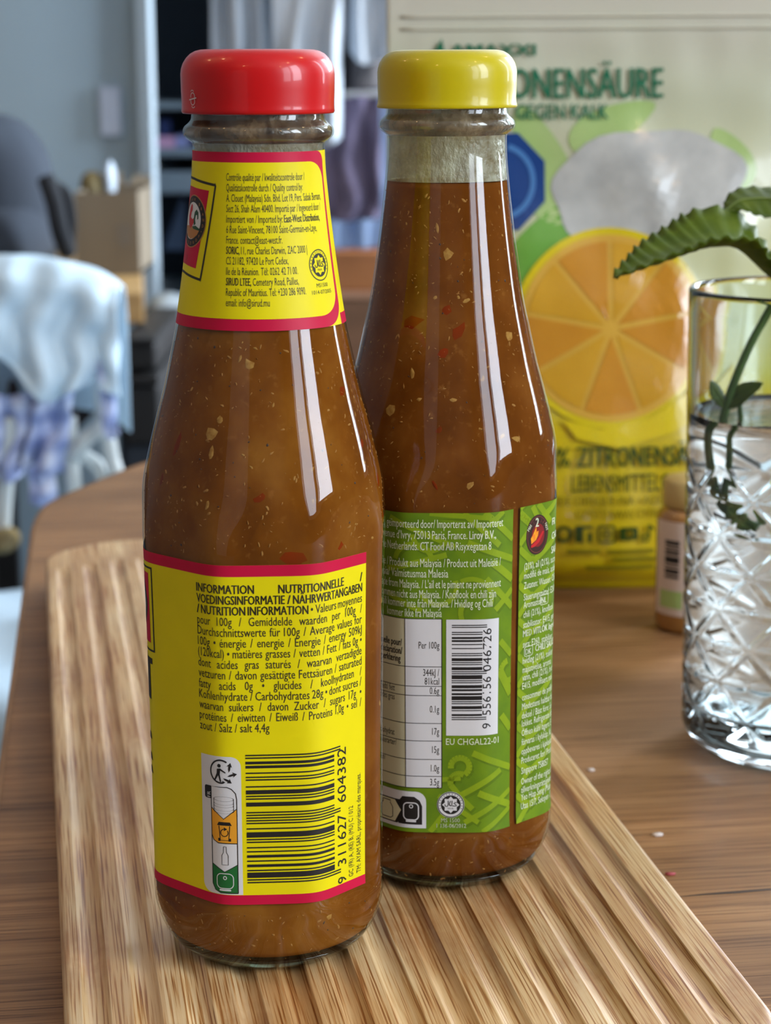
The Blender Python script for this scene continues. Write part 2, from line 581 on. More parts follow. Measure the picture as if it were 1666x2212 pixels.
# darker joint rings of the cane across the strips
wv_ = t.n('ShaderNodeMath', operation='MULTIPLY_ADD'); wv_.inputs[1].default_value = 0.23; t.l(wn.outputs['Value'], wv_.inputs[0]); t.l(sep.outputs[1], wv_.inputs[2])
fr = t.n('ShaderNodeMath', operation='PINGPONG'); fr.inputs[1].default_value = 0.115; t.l(wv_.outputs[0], fr.inputs[0])
ringf = t.ramp(fr.outputs[0], [(0.0, (1, 1, 1, 1)), (0.012, (0.75, 0.75, 0.75, 1)), (0.03, (0, 0, 0, 1))])
nz = stretched(260, 120, 1.0, 3)
rr = t.n('ShaderNodeMath', operation='MULTIPLY'); t.l(ringf, rr.inputs[0]); t.l(nz, rr.inputs[1])
t.l(t.mix(rr.outputs[0], c, C(150, 100, 55)), t.b.inputs['Base Color'])
t.bump(fib, 0.12, 0.0005)
ws = [0.0, 0.0012]
groove = []
for k in range(13):
    g1_ = 0.0102 + 0.01122 * k
    groove.append((g1_ - 0.0061, g1_))
w = 0.0012
wl = sorted(set([0.0, 0.0006, 0.0014] + [round(x, 6) for x in np.linspace(0.002, BW - 0.002, 300)] + [BW - 0.0014, BW - 0.0006, BW] + [x for g in groove for x in g]))
def t_far(w):
    if w < BR: return BT1 - BR + math.sqrt(max(0, BR * BR - (BR - w) ** 2))
    if w > BW - BR: return BT1 - BR + math.sqrt(max(0, BR * BR - (w - BW + BR) ** 2))
    return BT1
def t_near(w):
    return BT0 + (BT1 - t_far(w))
def depth(w, tt):
    d = 0.0
    for a, b in groove:
        if a <= w <= b:
            x = (w - (a + b) / 2) / ((b - a) / 2)
            prof = max(0.0, 1 - x * x) ** 0.75
            end = t_far(min(max(w, 0.012), BW - 0.012)) - 0.036
            end0 = t_near(min(max(w, 0.012), BW - 0.012)) + 0.03
            d = 0.0014 * prof * (1 - sm(-0.012, 0.004, tt - end)) * (1 - sm(-0.004, 0.012, end0 - tt))
    # rounded arris along the outline
    e = min(w, BW - w, t_far(w) - tt, tt - t_near(w))
    if e < 0.0016:
        d = max(d, 0.0016 - math.sqrt(max(0, 0.0016 ** 2 - (0.0016 - e) ** 2)))
    return d
NT_ = 150
tq = np.concatenate([np.linspace(0, 0.82, 60), np.linspace(0.825, 0.97, 60), np.linspace(0.973, 1, 14)])
def bpt(i, j):
    w = wl[i]
    tt = t_near(w) + (t_far(w) - t_near(w)) * tq[j]
    return (w, tt - BT0, 0.016 - depth(w, tt))
vs, fs = grid(len(wl), len(tq), bpt)
nu, nv = len(wl), len(tq)
ring = [i for i in range(nu)] + [j * nu + nu - 1 for j in range(1, nv)] + [(nv - 1) * nu + i for i in range(nu - 2, -1, -1)] + [j * nu for j in range(nv - 2, 0, -1)]
k0 = len(vs)
vs += [(vs[i][0], vs[i][1], 0.0) for i in ring]
for k in range(len(ring)):
    k2 = (k + 1) % len(ring)
    fs.append((ring[k2], ring[k], k0 + k, k0 + k2))
fs.append(tuple(range(k0 + len(ring) - 1, k0 - 1, -1)))
board = mesh('cutting_board', vs, fs, m_bam)
org = bn * 0.0 + bu * BT0
board.location = (org.x, org.y, TZ)
board.rotation_euler = (0, 0, math.atan2(bn.y, bn.x))
tag(board, 'fluted bamboo board with rounded corner carrying the two sauce bottles', 'board')

m_crumb = noisy('crumb_white', C(205, 195, 188), C(225, 215, 208), 200, 0.8)
m_crumb2 = noisy('crumb_pink', C(170, 70, 80), C(190, 95, 100), 200, 0.7)
def crumb(loc, size, m, lab):
    bm = bmesh.new()
    bmesh.ops.create_icosphere(bm, subdivisions=1, radius=1)
    for v in bm.verts:
        v.co *= 0.7 + 0.6 * random.random()
        v.co = Vector((v.co.x * size, v.co.y * size * 0.6, max(v.co.z, -0.6) * size * 0.35))
    z0 = min(v.co.z for v in bm.verts)
    v = [(p.co.x, p.co.y, p.co.z - z0) for p in bm.verts]
    f = [tuple(q.index for q in fc.verts) for fc in bm.faces]
    bm.free()
    o = mesh('crumb', v, f, m)
    o.location = loc
    tag(o, lab, 'crumb')

# ------------------------------------------------------------------ sauce bottles
MM = 0.001
PROF = [(0, 19.0), (.4, 20.3), (1.2, 21.6), (3, 23.4), (5.5, 25.0), (8.5, 26.2), (12, 27.0), (15.5, 27.1), (18.5, 26.75), (20, 26.65), (97, 27.3), (99, 27.42), (103, 27.55), (107, 27.6), (110.5, 27.45), (113.5, 27.0), (117, 26.2), (120, 25.5), (125, 24.2), (131.8, 22.35), (139, 20.7), (147, 19.0), (156.5, 17.5), (165, 16.35), (175, 15.2), (182, 14.6), (185.6, 14.5), (186.4, 14.65), (187.2, 15.6), (188.1, 16.45), (188.9, 16.6), (189.8, 16.35), (190.8, 15.3), (191.6, 14.75), (193, 14.6), (204, 14.6)]
PZ = np.array([p[0] for p in PROF], float)
PR = np.array([p[1] for p in PROF], float)
_h = np.diff(PZ)
_d = np.diff(PR) / _h
_m = np.zeros(len(PZ))
_m[0], _m[-1] = _d[0], _d[-1]
for k in range(1, len(PZ) - 1):
    if _d[k - 1] * _d[k] > 0:
        w1, w2 = 2 * _h[k] + _h[k - 1], _h[k] + 2 * _h[k - 1]
        _m[k] = (w1 + w2) / (w1 / _d[k - 1] + w2 / _d[k])
def prof_r(z):
    k = int(np.clip(np.searchsorted(PZ, z) - 1, 0, len(_h) - 1))
    t = (z - PZ[k]) / _h[k]
    return ((1 + 2 * t) * (1 - t) ** 2 * PR[k] + t * (1 - t) ** 2 * _h[k] * _m[k] + t * t * (3 - 2 * t) * PR[k + 1] + t * t * (t - 1) * _h[k] * _m[k + 1])
def octf(th):
    s = 0.0
    for k in range(8):
        c = math.cos(th - k * math.pi / 4)
        if c > 0:
            s += c ** 22
    return s ** (-1 / 22.0)
def brad(th, z):
    w = sm(10, 19, z) * (1 - sm(99, 113, z))
    r = prof_r(z)
    return r * ((1 - w) + w * octf(th)) if w > 0 else r
_TH = np.linspace(-math.pi, math.pi, 2881)
_OC = np.array([octf(x) for x in _TH]) * 27.0
_S = np.concatenate([[0], np.cumsum(np.hypot(np.diff(_OC * np.cos(_TH)), np.diff(_OC * np.sin(_TH))))])
_S -= np.interp(0, _TH, _S)
def body_map(s, z, off):                 # s = mm round the girth from the front, z = mm up
    th = float(np.interp(s, _S, _TH))
    r = brad(th, z) + off
    return (r * math.cos(th) * MM, r * math.sin(th) * MM, z * MM)
def neck_map(deg, z, off):               # degrees round the neck
    th = math.radians(deg)
    r = brad(th, z) + off
    return (r * math.cos(th) * MM, r * math.sin(th) * MM, z * MM)

# glass that lets the sauce behind it show: clear with a mirror-like Fresnel skin
def thin_glass(name, tint, rough=0.02):
    m = bpy.data.materials.new(name)
    m.use_nodes = True
    nt = m.node_tree
    nt.nodes.clear()
    out = nt.nodes.new('ShaderNodeOutputMaterial')
    tr = nt.nodes.new('ShaderNodeBsdfTransparent'); tr.inputs[0].default_value = tint
    gl = nt.nodes.new('ShaderNodeBsdfGlossy'); gl.inputs['Roughness'].default_value = rough
    fr = nt.nodes.new('ShaderNodeFresnel'); fr.inputs['IOR'].default_value = 1.5
    geo = nt.nodes.new('ShaderNodeNewGeometry')
    mx = nt.nodes.new('ShaderNodeMixShader')
    inv = nt.nodes.new('ShaderNodeMath'); inv.operation = 'SUBTRACT'; inv.inputs[0].default_value = 1.0
    mul = nt.nodes.new('ShaderNodeMath'); mul.operation = 'MULTIPLY'
    nt.links.new(geo.outputs['Backfacing'], inv.inputs[1])
    nt.links.new(fr.outputs[0], mul.inputs[0])
    nt.links.new(inv.outputs[0], mul.inputs[1])
    nt.links.new(mul.outputs[0], mx.inputs[0])
    nt.links.new(tr.outputs[0], mx.inputs[1])
    nt.links.new(gl.outputs[0], mx.inputs[2])
    nt.links.new(mx.outputs[0], out.inputs[0])
    return m
m_bglass = thin_glass('bottle_glass', (0.93, 0.96, 0.92, 1))

def sauce_mat(name, dark, mid, light, seed):
    m = mat(name, mid, 0.6, spec=0.0)
    t = NT(m)
    a = t.noise(t.coord((1, 1, 0.8), loc=(seed, 0, 0)), 60, 4, 0.55)
    b = t.noise(t.coord((1, 1, 1), loc=(0, seed, 0)), 420, 3, 0.6)
    c = t.ramp(a, [(0.28, dark), (0.5, mid), (0.75, light)])
    fl = t.ramp(b, [(0.60, (0, 0, 0, 1)), (0.76, (0.45, 0.45, 0.45, 1))])
    t.l(t.mix(fl, c, C(150, 98, 46)), t.b.inputs['Base Color'])
    return m
m_flake_l = noisy('garlic_bits', C(180, 138, 76), C(146, 100, 46), 900, 0.6, spec=0.0)
m_flake_s = noisy('chili_seeds', C(176, 130, 74), C(142, 94, 46), 300, 0.6, spec=0.0)
m_flake_r = noisy('red_chili_bits', C(132, 44, 8), C(112, 44, 10), 200, 0.6, spec=0.0)
m_flake_d = noisy('dark_specks', C(40, 22, 12), C(60, 34, 18), 200, 0.6)

def film_mat(name, cola, colb, lo, hi, seed, bump=0.6):
    m = bpy.data.materials.new(name)
    m.use_nodes = True
    nt = m.node_tree
    t = NT(m)
    b = t.b
    b.inputs['Roughness'].default_value = 0.25
    v = t.coord((1, 1, 0.7), loc=(seed, seed, 0))
    f1 = t.noise(v, 700, 4, 0.6)
    f2 = t.noise(v, 160, 3, 0.6, 0.3)
    t.l(t.ramp(f2, [(0.35, cola), (0.65, colb)]), b.inputs['Base Color'])
    al = t.ramp(f2, [(0.25, (lo, lo, lo, 1)), (0.75, (hi, hi, hi, 1))])
    t.l(al, b.inputs['Alpha'])
    t.bump(f1, bump, 0.0006)
    return m

m_foot = mat('glass_foot', C(170, 186, 168), 0.05)
m_foot.node_tree.nodes['Principled BSDF'].inputs['Transmission Weight'].default_value = 1.0
m_foot.node_tree.nodes['Principled BSDF'].inputs['IOR'].default_value = 1.45
m_cap_r = mat('red_lacquer', C(194, 4, 10), 0.36, spec=0.35, coat=0.3, coat_rough=0.06)
m_cap_y = mat('yellow_lacquer', C(190, 176, 0), 0.36, spec=0.35, coat=0.3, coat_rough=0.06)
m_capin = mat('cap_liner', C(60, 40, 25), 0.6)

def body_mesh(e):
    zs = sorted(set(list(np.round(np.concatenate([[0], np.linspace(0.2, 20, 50), np.linspace(21, 98, 40), np.linspace(99, 184, 90), np.linspace(184.4, 204, 90)]), 3))))
    N = 160
    vs, fs = grid(N, len(zs), lambda i, j: tuple(Vector((brad(2 * math.pi * i / N, zs[j]) * math.cos(2 * math.pi * i / N), brad(2 * math.pi * i / N, zs[j]) * math.sin(2 * math.pi * i / N), zs[j])) * MM), True)
    # punt: the underside rises to a shallow dome
    base = list(range(N))
    prev = base
    for r, z in ((17.5, 0.3), (15, 1.2), (10, 2.2), (4, 2.7)):
        k = len(vs)
        vs += [(r * MM * math.cos(2 * math.pi * i / N), r * MM * math.sin(2 * math.pi * i / N), z * MM) for i in range(N)]
        cur = list(range(k, k + N))
        for i in range(N):
            fs.append((prev[(i + 1) % N], prev[i], cur[i], cur[(i + 1) % N]))
        prev = cur
    fs.append(tuple(prev[::-1]))
    mesh('glass_body', vs, fs, m_bglass, e)
    pr = [(17.6, 0.35), (18.9, 0.08), (20.1, 0.45), (21.3, 1.2), (22.6, 2.4), (23.4, 3.15), (23.2, 3.5), (20.0, 3.4), (12.0, 3.3), (0, 3.3)]
    v, f = lathe([(r * MM, z * MM) for r, z in pr], 96)
    k = len(v)
    v += [(15 * MM * math.cos(2 * math.pi * i / 96), 15 * MM * math.sin(2 * math.pi * i / 96), 1.35 * MM) for i in range(96)]
    f += [((i + 1) % 96, i, k + i, k + (i + 1) % 96) for i in range(96)]
    f.append(tuple(range(k + 95, k - 1, -1)))
    return mesh('glass_foot', v, f, m_foot, e)

def sauce_mesh(e, m, ztop):
    zs = [3.6, 3.9, 4.5] + list(np.linspace(5.5, 20, 24)) + list(np.linspace(21, 98, 40)) + list(np.linspace(99, ztop, 60))
    N = 128
    def pt(i, j):
        z, a = zs[j], 2 * math.pi * i / N
        wall = 0.55
        r = brad(a, z) - wall
        if z < 6:                        # thick glass foot below the sauce
            q = (6 - z) / 2.4
            r -= 2.2 * q * q
        return (r * math.cos(a) * MM, r * math.sin(a) * MM, z * MM)
    vs, fs = grid(N, len(zs), pt, True)
    fs.append(tuple(range(N))[::-1])
    k = len(vs)
    top = (len(zs) - 1) * N
    rt = brad(0, ztop) - 0.55
    # meniscus: climbs the wall a little
    vs += [((rt - 1.2) * MM * math.cos(2 * math.pi * i / N), (rt - 1.2) * MM * math.sin(2 * math.pi * i / N), (ztop - 0.9) * MM) for i in range(N)]
    for i in range(N):
        fs.append((top + i, top + (i + 1) % N, k + (i + 1) % N, k + i))
    fs.append(tuple(range(k, k + N)))
    return mesh('sauce', vs, fs, m, e)

def flecks(e, name, m, spots, wall=0.50):
    """little irregular bits lying against the inside of the glass: (deg, z, length, width, turn)"""
    vs, fs = [], []
    for deg, z, L, W, rot in spots:
        n = 7
        k = len(vs)
        c, s = math.cos(rot), math.sin(rot)
        th0 = math.radians(deg)
        r0 = brad(th0, z)
        def put(x, y, h):
            th = th0 + (x * c - y * s) / r0
            zz = z + x * s + y * c
            r = brad(th, zz) - wall + h
            vs.append((r * math.cos(th) * MM, r * math.sin(th) * MM, zz * MM))
        put(0, 0, 0.16)
        for q in range(n):
            a = 2 * math.pi * q / n
            j = 0.65 + 0.7 * random.random()
            put(L / 2 * j * math.cos(a), W / 2 * j * math.sin(a), -0.03)
        for q in range(n):
            fs.append((k, k + 1 + q, k + 1 + (q + 1) % n))
    o = mesh(name, vs, fs, m, e)
    o['kind'] = 'stuff'
    return o

def cap_mesh(e, m, curl):
    pr = [(14.9, 194.5), (15.2, 193.2), (16.0 , 192.75), (16.55 + curl, 192.8), (16.80 + curl, 193.2), (16.72 + curl * .4, 193.9), (16.70, 195), (16.80, 198), (16.85, 201.2), (16.7, 202.3), (16.3, 203.5), (15.6, 204.6), (14.7, 205.5), (13.6, 206.1), (12.4, 206.4), (11.4, 206.45), (10.6, 206.2), (10.0, 206.0), (5, 206.0), (0, 206.0)]
    P = [Vector((r, z, 0)) for r, z in pr]
    v, f = lathe([(p.x * MM if k < len(P) - 1 else 0, p.y * MM) for k, p in enumerate(P)], 128)
    return mesh('cap', v, f, m, e)

def place_bottle(e, x, y, tilt=0.0):
    phi = math.atan2(-y, -x)
    e.matrix_world = Matrix.Translation((x, y, BZ)) @ Matrix.Rotation(tilt, 4, 'Y') @ Matrix.Rotation(phi, 4, 'Z')

def random_flecks(n, zr, lmin, lmax, asp, dr=(-95, 95)):
    out = []
    for _ in range(n):
        L = lmin + (lmax - lmin) * random.random() ** 2
        out.append((random.uniform(*dr), random.uniform(*zr), L, L * asp * (0.6 + 0.8 * random.random()), random.uniform(0, math.pi)))
    return out

# ---- print materials
m_yel = noisy('label_yellow', C(230, 216, 2), C(222, 208, 2), 60, 0.5, spec=0.25)
m_mag = noisy('label_magenta', C(196, 14, 62), C(186, 10, 56), 80, 0.5, spec=0.25)
m_ink = mat('ink_black', C(38, 36, 22), 0.6)
m_inkb = mat('ink_deep_black', C(16, 16, 18), 0.55)
m_wht = mat('label_white', C(214, 216, 218), 0.5)
m_grn = mat('label_bin_green', C(14, 104, 44), 0.5)
m_orn = mat('label_bin_orange', C(228, 158, 34), 0.5)
m_gold = mat('label_gold', C(176, 120, 60), 0.5)
m_red = mat('label_red', C(190, 20, 30), 0.5)
m_dkgrn = mat('label_dark_green', C(14, 70, 40), 0.5)

def halal_seal(fn0, parent, cx0, cy0, rx0, ry0, off, ink, disc=None):
    fn = lambda x, y, o: fn0(cx0 + rx0 * x, cy0 + ry0 * y, o)
    if disc is not None:
        d = Print(fn, off - 0.012, 0.5); d.disc(0, 0, 1.06, 1.06); d.build('seal_disc', disc, parent)
    p = Print(fn, off, 0.5)
    p.ring(0, 0, 1, 1, 0.07)
    p.ring(0, 0, 0.74, 0.74, 0.06)
    for q in range(16):                  # the arc of tiny letters, too small to read
        a = math.radians(200 - q * 14.7)
        p.line([(0.82 * math.cos(a), 0.82 * math.sin(a)), (0.92 * math.cos(a), 0.92 * math.sin(a))], 0.05)
    star = []
    for q in range(16):
        rr_ = 0.68 if q % 2 == 0 else 0.50
        a = math.radians(90 + q * 22.5)
        star.append((rr_ * math.cos(a), rr_ * math.sin(a)))
    for q in range(8):                   # dark wedges between star and ring
        a0 = math.radians(90 + q * 45)
        pts = [star[(2 * q) % 16], star[(2 * q + 1) % 16], star[(2 * q + 2) % 16]]
        arc = [(0.73 * math.cos(a0 + math.radians(45) * w_ / 4), 0.73 * math.sin(a0 + math.radians(45) * w_ / 4)) for w_ in range(4, -1, -1)]
        p.poly(pts + arc)
    def st(pts, w=0.075):                # the Arabic word in the middle, drawn with pen strokes
        p.line(pts, w)
    st([(0.44, 0.16), (0.34, 0.20), (0.24, 0.12), (0.38, 0.02), (0.46, -0.08), (0.30, -0.10), (0.10, -0.08)])
    st([(0.10, 0.34), (0.08, 0.0), (0.0, -0.10), (-0.08, -0.02)])
    st([(-0.02, 0.32), (-0.10, 0.10), (-0.10, -0.08)])
    st([(-0.20, 0.34), (-0.20, 0.0), (-0.28, -0.14), (-0.42, -0.12), (-0.46, 0.04)])
    p.text('HALAL', 0, -0.36, 0.20, sx=0.8, align='C')
    return p.build('seal_print', ink, parent)

# ================================================================== red-capped bottle
bA = empty('chili_sauce_bottle')
place_bottle(bA, -0.0281, 0.4655, 0.0032)
tag(bA, 'chili sauce bottle with red cap and yellow magenta-edged labels, nearest the camera', 'bottle')
body_mesh(bA)
m_sauceA = sauce_mat('sweet_chili_sauce', C(94, 48, 10), C(120, 68, 18), C(146, 94, 34), 3.0)
sA = sauce_mesh(bA, m_sauceA, 182.0)
flecks(sA, 'chili_seed_bits', m_flake_s, random_flecks(130, (4, 17), 0.35, 1.4, 0.4) + random_flecks(380, (99, 146), 0.35, 1.3, 0.35))
flecks(sA, 'garlic_bits', m_flake_l, [(-8, 140, 2.2, 2.2, 0.3), (-14, 141, 1.6, 0.7, 1.2), (-28, 125, 3.2, 2.6, 0.4), (-27, 121, 2.8, 1.2, 1.5), (-24, 128, 1.8, 1.6, 0.8), (-27, 110, 1.9, 0.9, 1.3), (60, 100, 1.0, 0.6, 0.2), (70, 60, 1.6, 1.6, 0), (72, 84, 1.6, 1.6, 0), (30, 14, 1.6, 1.2, 0)] + random_flecks(16, (100, 145), 0.6, 1.2, 0.6))
flecks(sA, 'red_chili_bits', m_flake_r, [(13, 98.5, 6.5, 3.6, 2.5), (-50, 122, 5, 1.6, 1.4), (-58, 114, 3, 1.3, 1.4), (74, 112, 4, 1.6, 1.2), (78, 103, 4, 1.6, 1.4), (55, 133, 2.6, 1.6, 0.4), (-2, 112, 2.6, 1.5, 0.4), (38, 100, 2, 1.2, 0.8), (62, 121, 2.4, 1.6, 0.3)])
flecks(sA, 'dark_specks', m_flake_d, random_flecks(46, (99, 146), 0.3, 0.7, 0.8) + random_flecks(16, (4, 17), 0.3, 0.8, 0.8))
capA = cap_mesh(bA, m_cap_r, 0.0)
def neck_map_r(deg, z, off):             # on the cap's side
    th = math.radians(deg)
    r = 16.87 + off
    return (r * math.cos(th) * MM, r * math.sin(th) * MM, z * MM)
p = Print(neck_map_r, 0.03, 2)
cx_, cy_ = -56.0, 196.0
p.ring(cx_, cy_ + 0.55, 2.6, 0.75, 0.5, -20, 200)
p.ring(cx_, cy_ - 0.5, 2.6, 0.75, 0.5, 160, 400)
p.ring(cx_ - 0.6, cy_ + 1.35, 2.0, 0.5, 0.45, 20, 160, 12)
p.ring(cx_ + 0.6, cy_ - 1.35, 2.0, 0.5, 0.45, 190, 340, 12)
p.line([(cx_ - 5, cy_ - 0.2), (cx_ + 4.6, cy_ + 0.25)], 0.22)
p.build('cap_mark', m_wht, capA, 'small white printed mark')
def film(e, z0, z1, m, inset=0.35):
    zs = np.linspace(z0, z1, max(6, int((z1 - z0) / 0.5)))
    v, f = grid(128, len(zs), lambda i, j: neck_map(360 * i / 128, zs[j], -inset), True)
    return mesh('dried_sauce', v, f, m, e)
film(bA, 186.6, 192.6, film_mat('dried_sauce_a', C(50, 30, 16), C(128, 106, 84), 0.55, 0.96, 1.0))
film(bA, 182.2, 186.5, film_mat('neck_residue_a', C(150, 136, 108), C(160, 160, 150), 0.5, 0.85, 4.0, 1.0), 0.4)

# ---- body label
lab = Print(body_map, 0.06, 0.8)
lab.rect(-62, 18.9, 26.3, 97.3)
labA = lab.build('body_label', m_yel, bA)
OFF = 0.13
for za, zb_ in ((94.75, 97.3), (18.9, 21.15)):
    p = Print(body_map, 0.09, 0.8); p.rect(-62, za, 26.3, zb_); p.build('label_border', m_mag, labA)
ink = Print(body_map, OFF, 1.0)
N_, B_ = 0.004, 0.030
lines = [("INFORMATION NUTRITIONNELLE /", 1), ("VOEDINGSINFORMATIE / NÄHRWERTANGABEN", 1), ("/ NUTRITION INFORMATION • Valeurs moyennes", 2), ("pour 100g / Gemiddelde waarden per 100g /", 0), ("Durchschnittswerte für 100g / Average values for", 0), ("100g • énergie / energie / Energie / energy 509kJ", 0), ("(120kcal) • matières grasses / vetten / Fett / fats 0g •", 0), ("dont acides gras saturés / waarvan verzadigde", 0), ("vetzuren / davon gesättigte Fettsäuren / saturated", 0), ("fatty acids 0g • glucides / koolhydraten /", 0), ("Kohlenhydrate / Carbohydrates 28g • dont sucres /", 0), ("waarvan suikers / davon Zucker / sugars 17g •", 0), ("protéines / eiwitten / Eiweiß / Proteins 1,0g • sel /", 0)]
z0, dz = 90.95, 2.425
for k, (s, bd) in enumerate(lines):
    ws_ = s.split(' ')
    bolds = [B_ if (bd == 1 or (bd == 2 and i < 3)) else N_ for i in range(len(ws_))]
    sxx = 0.68
    if bd == 1:
        sxx = 0.70
    if k in (6, 12):
        sxx = 0.66
    if k in (4, 5, 8, 10):
        sxx = 0.70
    ink.justified(ws_, -15.9 - 0.01 * k, 25.0, z0 - dz * k, 2.85, sxx, bolds=bolds)
ink.text("zout / Salz / salt 4,4g", -16.0, z0 - dz * 13, 2.85, x1=0.5, bold=N_)
# framed emblem at the far left and the big letters of the front side
for a, b, c, d in ((-46, 93.3, -30.3, 93.75), (-46, 74.0, -30.3, 74.45), (-30.75, 74.0, -30.3, 93.75)):
    ink.rect(a, b, c, d)
ink.rect(-42, 71.0, -31.6, 72.4).rect(-36.5, 62.5, -32.9, 71.0)
for zz in (53.4, 48.3, 45.2):
    ink.poly([(-37, zz + 1.0), (-34.2, zz + 1.0), (-33.4, zz - 0.6), (-36, zz - 0.6)])
# barcode: bars lie level, digits read upwards
bz = 53.6
pat = [(.45, .5), (.45, .5)]
W1 = 29.7 / 95
code = "101" + "0111101 0011001 0011001 0010001 0101111 0010001".replace(' ', '') + "01010" + "1010000 1110010 1011100 1000010 1001000 1101100".replace(' ', '') + "101"
def barcode(pr, code, x0, x1, xlong, ztop, zbot, rev=False):
    n = len(code)
    w = (ztop - zbot) / n
    i = 0
    while i < n:
        if code[i] == '1':
            j = i
            while j < n and code[j] == '1':
                j += 1
            guard = i < 3 or i >= n - 3 or 45 <= i < 50
            pr.rect(x0, zbot + w * i, (xlong if guard else x1), zbot + w * j)
            i = j
        else:
            i += 1
bar = Print(body_map, OFF, 0.8)
barcode(bar, code, -4.95, 16.0, 18.0, 54.2, 24.0)
bar.text('9', 19.8, 21.3, 4.0, rot=90, gap=1.6)
bar.text('311627', 19.8, 25.6, 4.0, rot=90, gap=12.2)
bar.text('604382', 19.8, 40.6, 4.0, rot=90, gap=12.9)
bar.build('barcode', m_inkb, labA)
ink.text('GC (FR) A, (RE) B, (MU) C / 012', 22.15, 22.0, 2.1, rot=90, gap=16.9)
ink.text('TM: AYAM SARL, propriétaire des marques.', 24.75, 22.2, 2.1, rot=90, gap=23.8)
ink.build('lettering', m_ink, labA, 'black print of the nutrition panel')
p = Print(body_map, 0.10, 0.8); p.rect(-46, 76.0, -32.0, 92.2); p.build('emblem_panel', m_mag, labA)
p = Print(body_map, OFF, 0.8); p.disc(-38.2, 85, 5.2, 5.6); p.build('emblem_disc', m_inkb, labA)
p = Print(body_map, OFF + .02, 0.8); p.disc(-38.2, 85, 4.0, 4.3); p.build('emblem_centre', m_wht, labA)

# recycling panel
p = Print(body_map, 0.10, 0.8)
p.poly(p.rrect(-15.9, 21.25, -6.0, 53.7, 2.4, '1010'))
p.build('recycling_panel', m_wht, labA)
X0, X1 = -13.15, -7.05
p = Print(body_map, OFF, 0.8)
p.poly([(X0, 41.6), (-10.1, 39.1), (X1, 41.6), (X1, 33.4), (X0 + 1.6, 33.4), (X0 + 0.5, 34.0), (X0, 35.2)])
p.build('orange_field', m_orn, labA)
p = Print(body_map, OFF, 0.8)
p.poly([(X0, 28.4), (-10.1, 26.6), (X1, 28.4), (X1, 21.6), (X0 + 2, 21.6), (X0 + 0.7, 22.2), (X0, 23.6)])
p.build('green_field', m_grn, labA)
k = Print(body_map, OFF + 0.02, 0.6)
k.line([(X0, 23.6), (X0, 46.5), (-9.2, 46.6), (-8.2, 46.2), (-7.3, 45.2), (X1, 43.8), (X1, 21.6)], 0.20)
k.line([(X0, 23.6), (X0 + 0.7, 22.2), (X0 + 2, 21.6), (X1, 21.6)], 0.20)
k.line([(X0, 41.6), (-10.1, 39.1), (X1, 41.6)], 0.16).line([(X0, 35.2), (X0 + 0.5, 34.0), (X0 + 1.6, 33.4), (X1, 33.4)], 0.20)
k.line([(X0, 28.4), (-10.1, 26.6), (X1, 28.4)], 0.16)
k.poly(k.rrect(-14.95, 43.6, X0, 46.6, 0.5, '1001'))
# jar
jx, jy = -10.1, 43.8
k.ring(jx, jy, 2.35, 0.55, 0.13)
for q, yy in enumerate((0.9, 1.5, 2.3, 2.9)):
    k.ring(jx, jy - yy, 2.35, 0.5, 0.13, 180, 360, 16)
k.line([(jx - 2.35, jy), (jx - 2.35, jy - 2.9)], 0.13).line([(jx + 2.35, jy), (jx + 2.35, jy - 2.9)], 0.13)
# bin
bx_, by_ = -10.0, 33.9
k.line([(bx_ - 1.25, by_ + 3.6), (bx_ - 1.0, by_ + 0.2), (bx_ + 1.0, by_ + 0.2), (bx_ + 1.25, by_ + 3.6)], 0.22)
k.poly([(bx_ - 1.75, by_ + 3.7), (bx_ + 1.75, by_ + 3.7), (bx_ + 1.3, by_ + 4.5), (bx_ - 1.3, by_ + 4.5)])
k.ring(bx_, by_ + 2.0, 0.85, 0.85, 0.2, 100, 400)
k.poly([(bx_ - 0.1, by_ + 3.3), (bx_ + 0.7, by_ + 2.85), (bx_ - 0.1, by_ + 2.4)])
k.rect(bx_ - 1.5, by_ + 0.0, bx_ - 0.95, by_ + 0.7).rect(bx_ + 0.95, by_ + 0.0, bx_ + 1.5, by_ + 0.7)
# bottle outline
qx, qy = -9.95, 28.3
k.line([(qx - .3, qy + 4.3), (qx - .35, qy + 3.0), (qx - .75, qy + 2.2), (qx - .75, qy), (qx + .75, qy), (qx + .75, qy + 2.2), (qx + .35, qy + 3.0), (qx + .3, qy + 4.3), (qx - .3, qy + 4.3)], 0.14)
# person-and-arrows mark
ox, oy = -10.6, 50.2
k.ring(ox, oy, 2.5, 2.65, 0.34, 55, 285)
k.disc(ox - 0.35, oy + 1.35, 0.42, 0.44, 16)
k.poly([(ox - 0.9, oy + 0.6), (ox - 0.1, oy + 0.75), (ox + 1.2, oy - 0.15), (ox + 1.1, oy - 0.35), (ox - 0.1, oy + 0.25), (ox - 0.2, oy - 0.7), (ox + 0.15, oy - 2.4), (ox - 0.2, oy - 2.4), (ox - 0.6, oy - 0.9), (ox - 1.3, oy - 2.1), (ox - 1.6, oy - 1.9), (ox - 0.95, oy - 0.4)])
for (a, b), rot in (((2.1, 1.4), 75), ((3.0, -0.6), 10), ((1.9, -2.2), -35)):
    cxx, cyy = ox + a, oy + b
    ca, sa = math.cos(math.radians(rot)), math.sin(math.radians(rot))
    k.poly([(cxx + u * ca - v * sa, cyy + u * sa + v * ca) for u, v in ((0.75, 0), (-0.25, 0.62), (-0.1, 0.25), (-0.9, 0.1), (-1.5, -0.2), (-0.9, -0.35), (-0.1, -0.25), (-0.25, -0.62))])
k.poly([(ox + 1.1, oy - 2.45), (ox + 0.35, oy - 2.1), (ox + 0.35, oy - 2.85)])
k.build('recycling_symbols', m_inkb, labA)
p = Print(body_map, OFF + 0.04, 0.6)
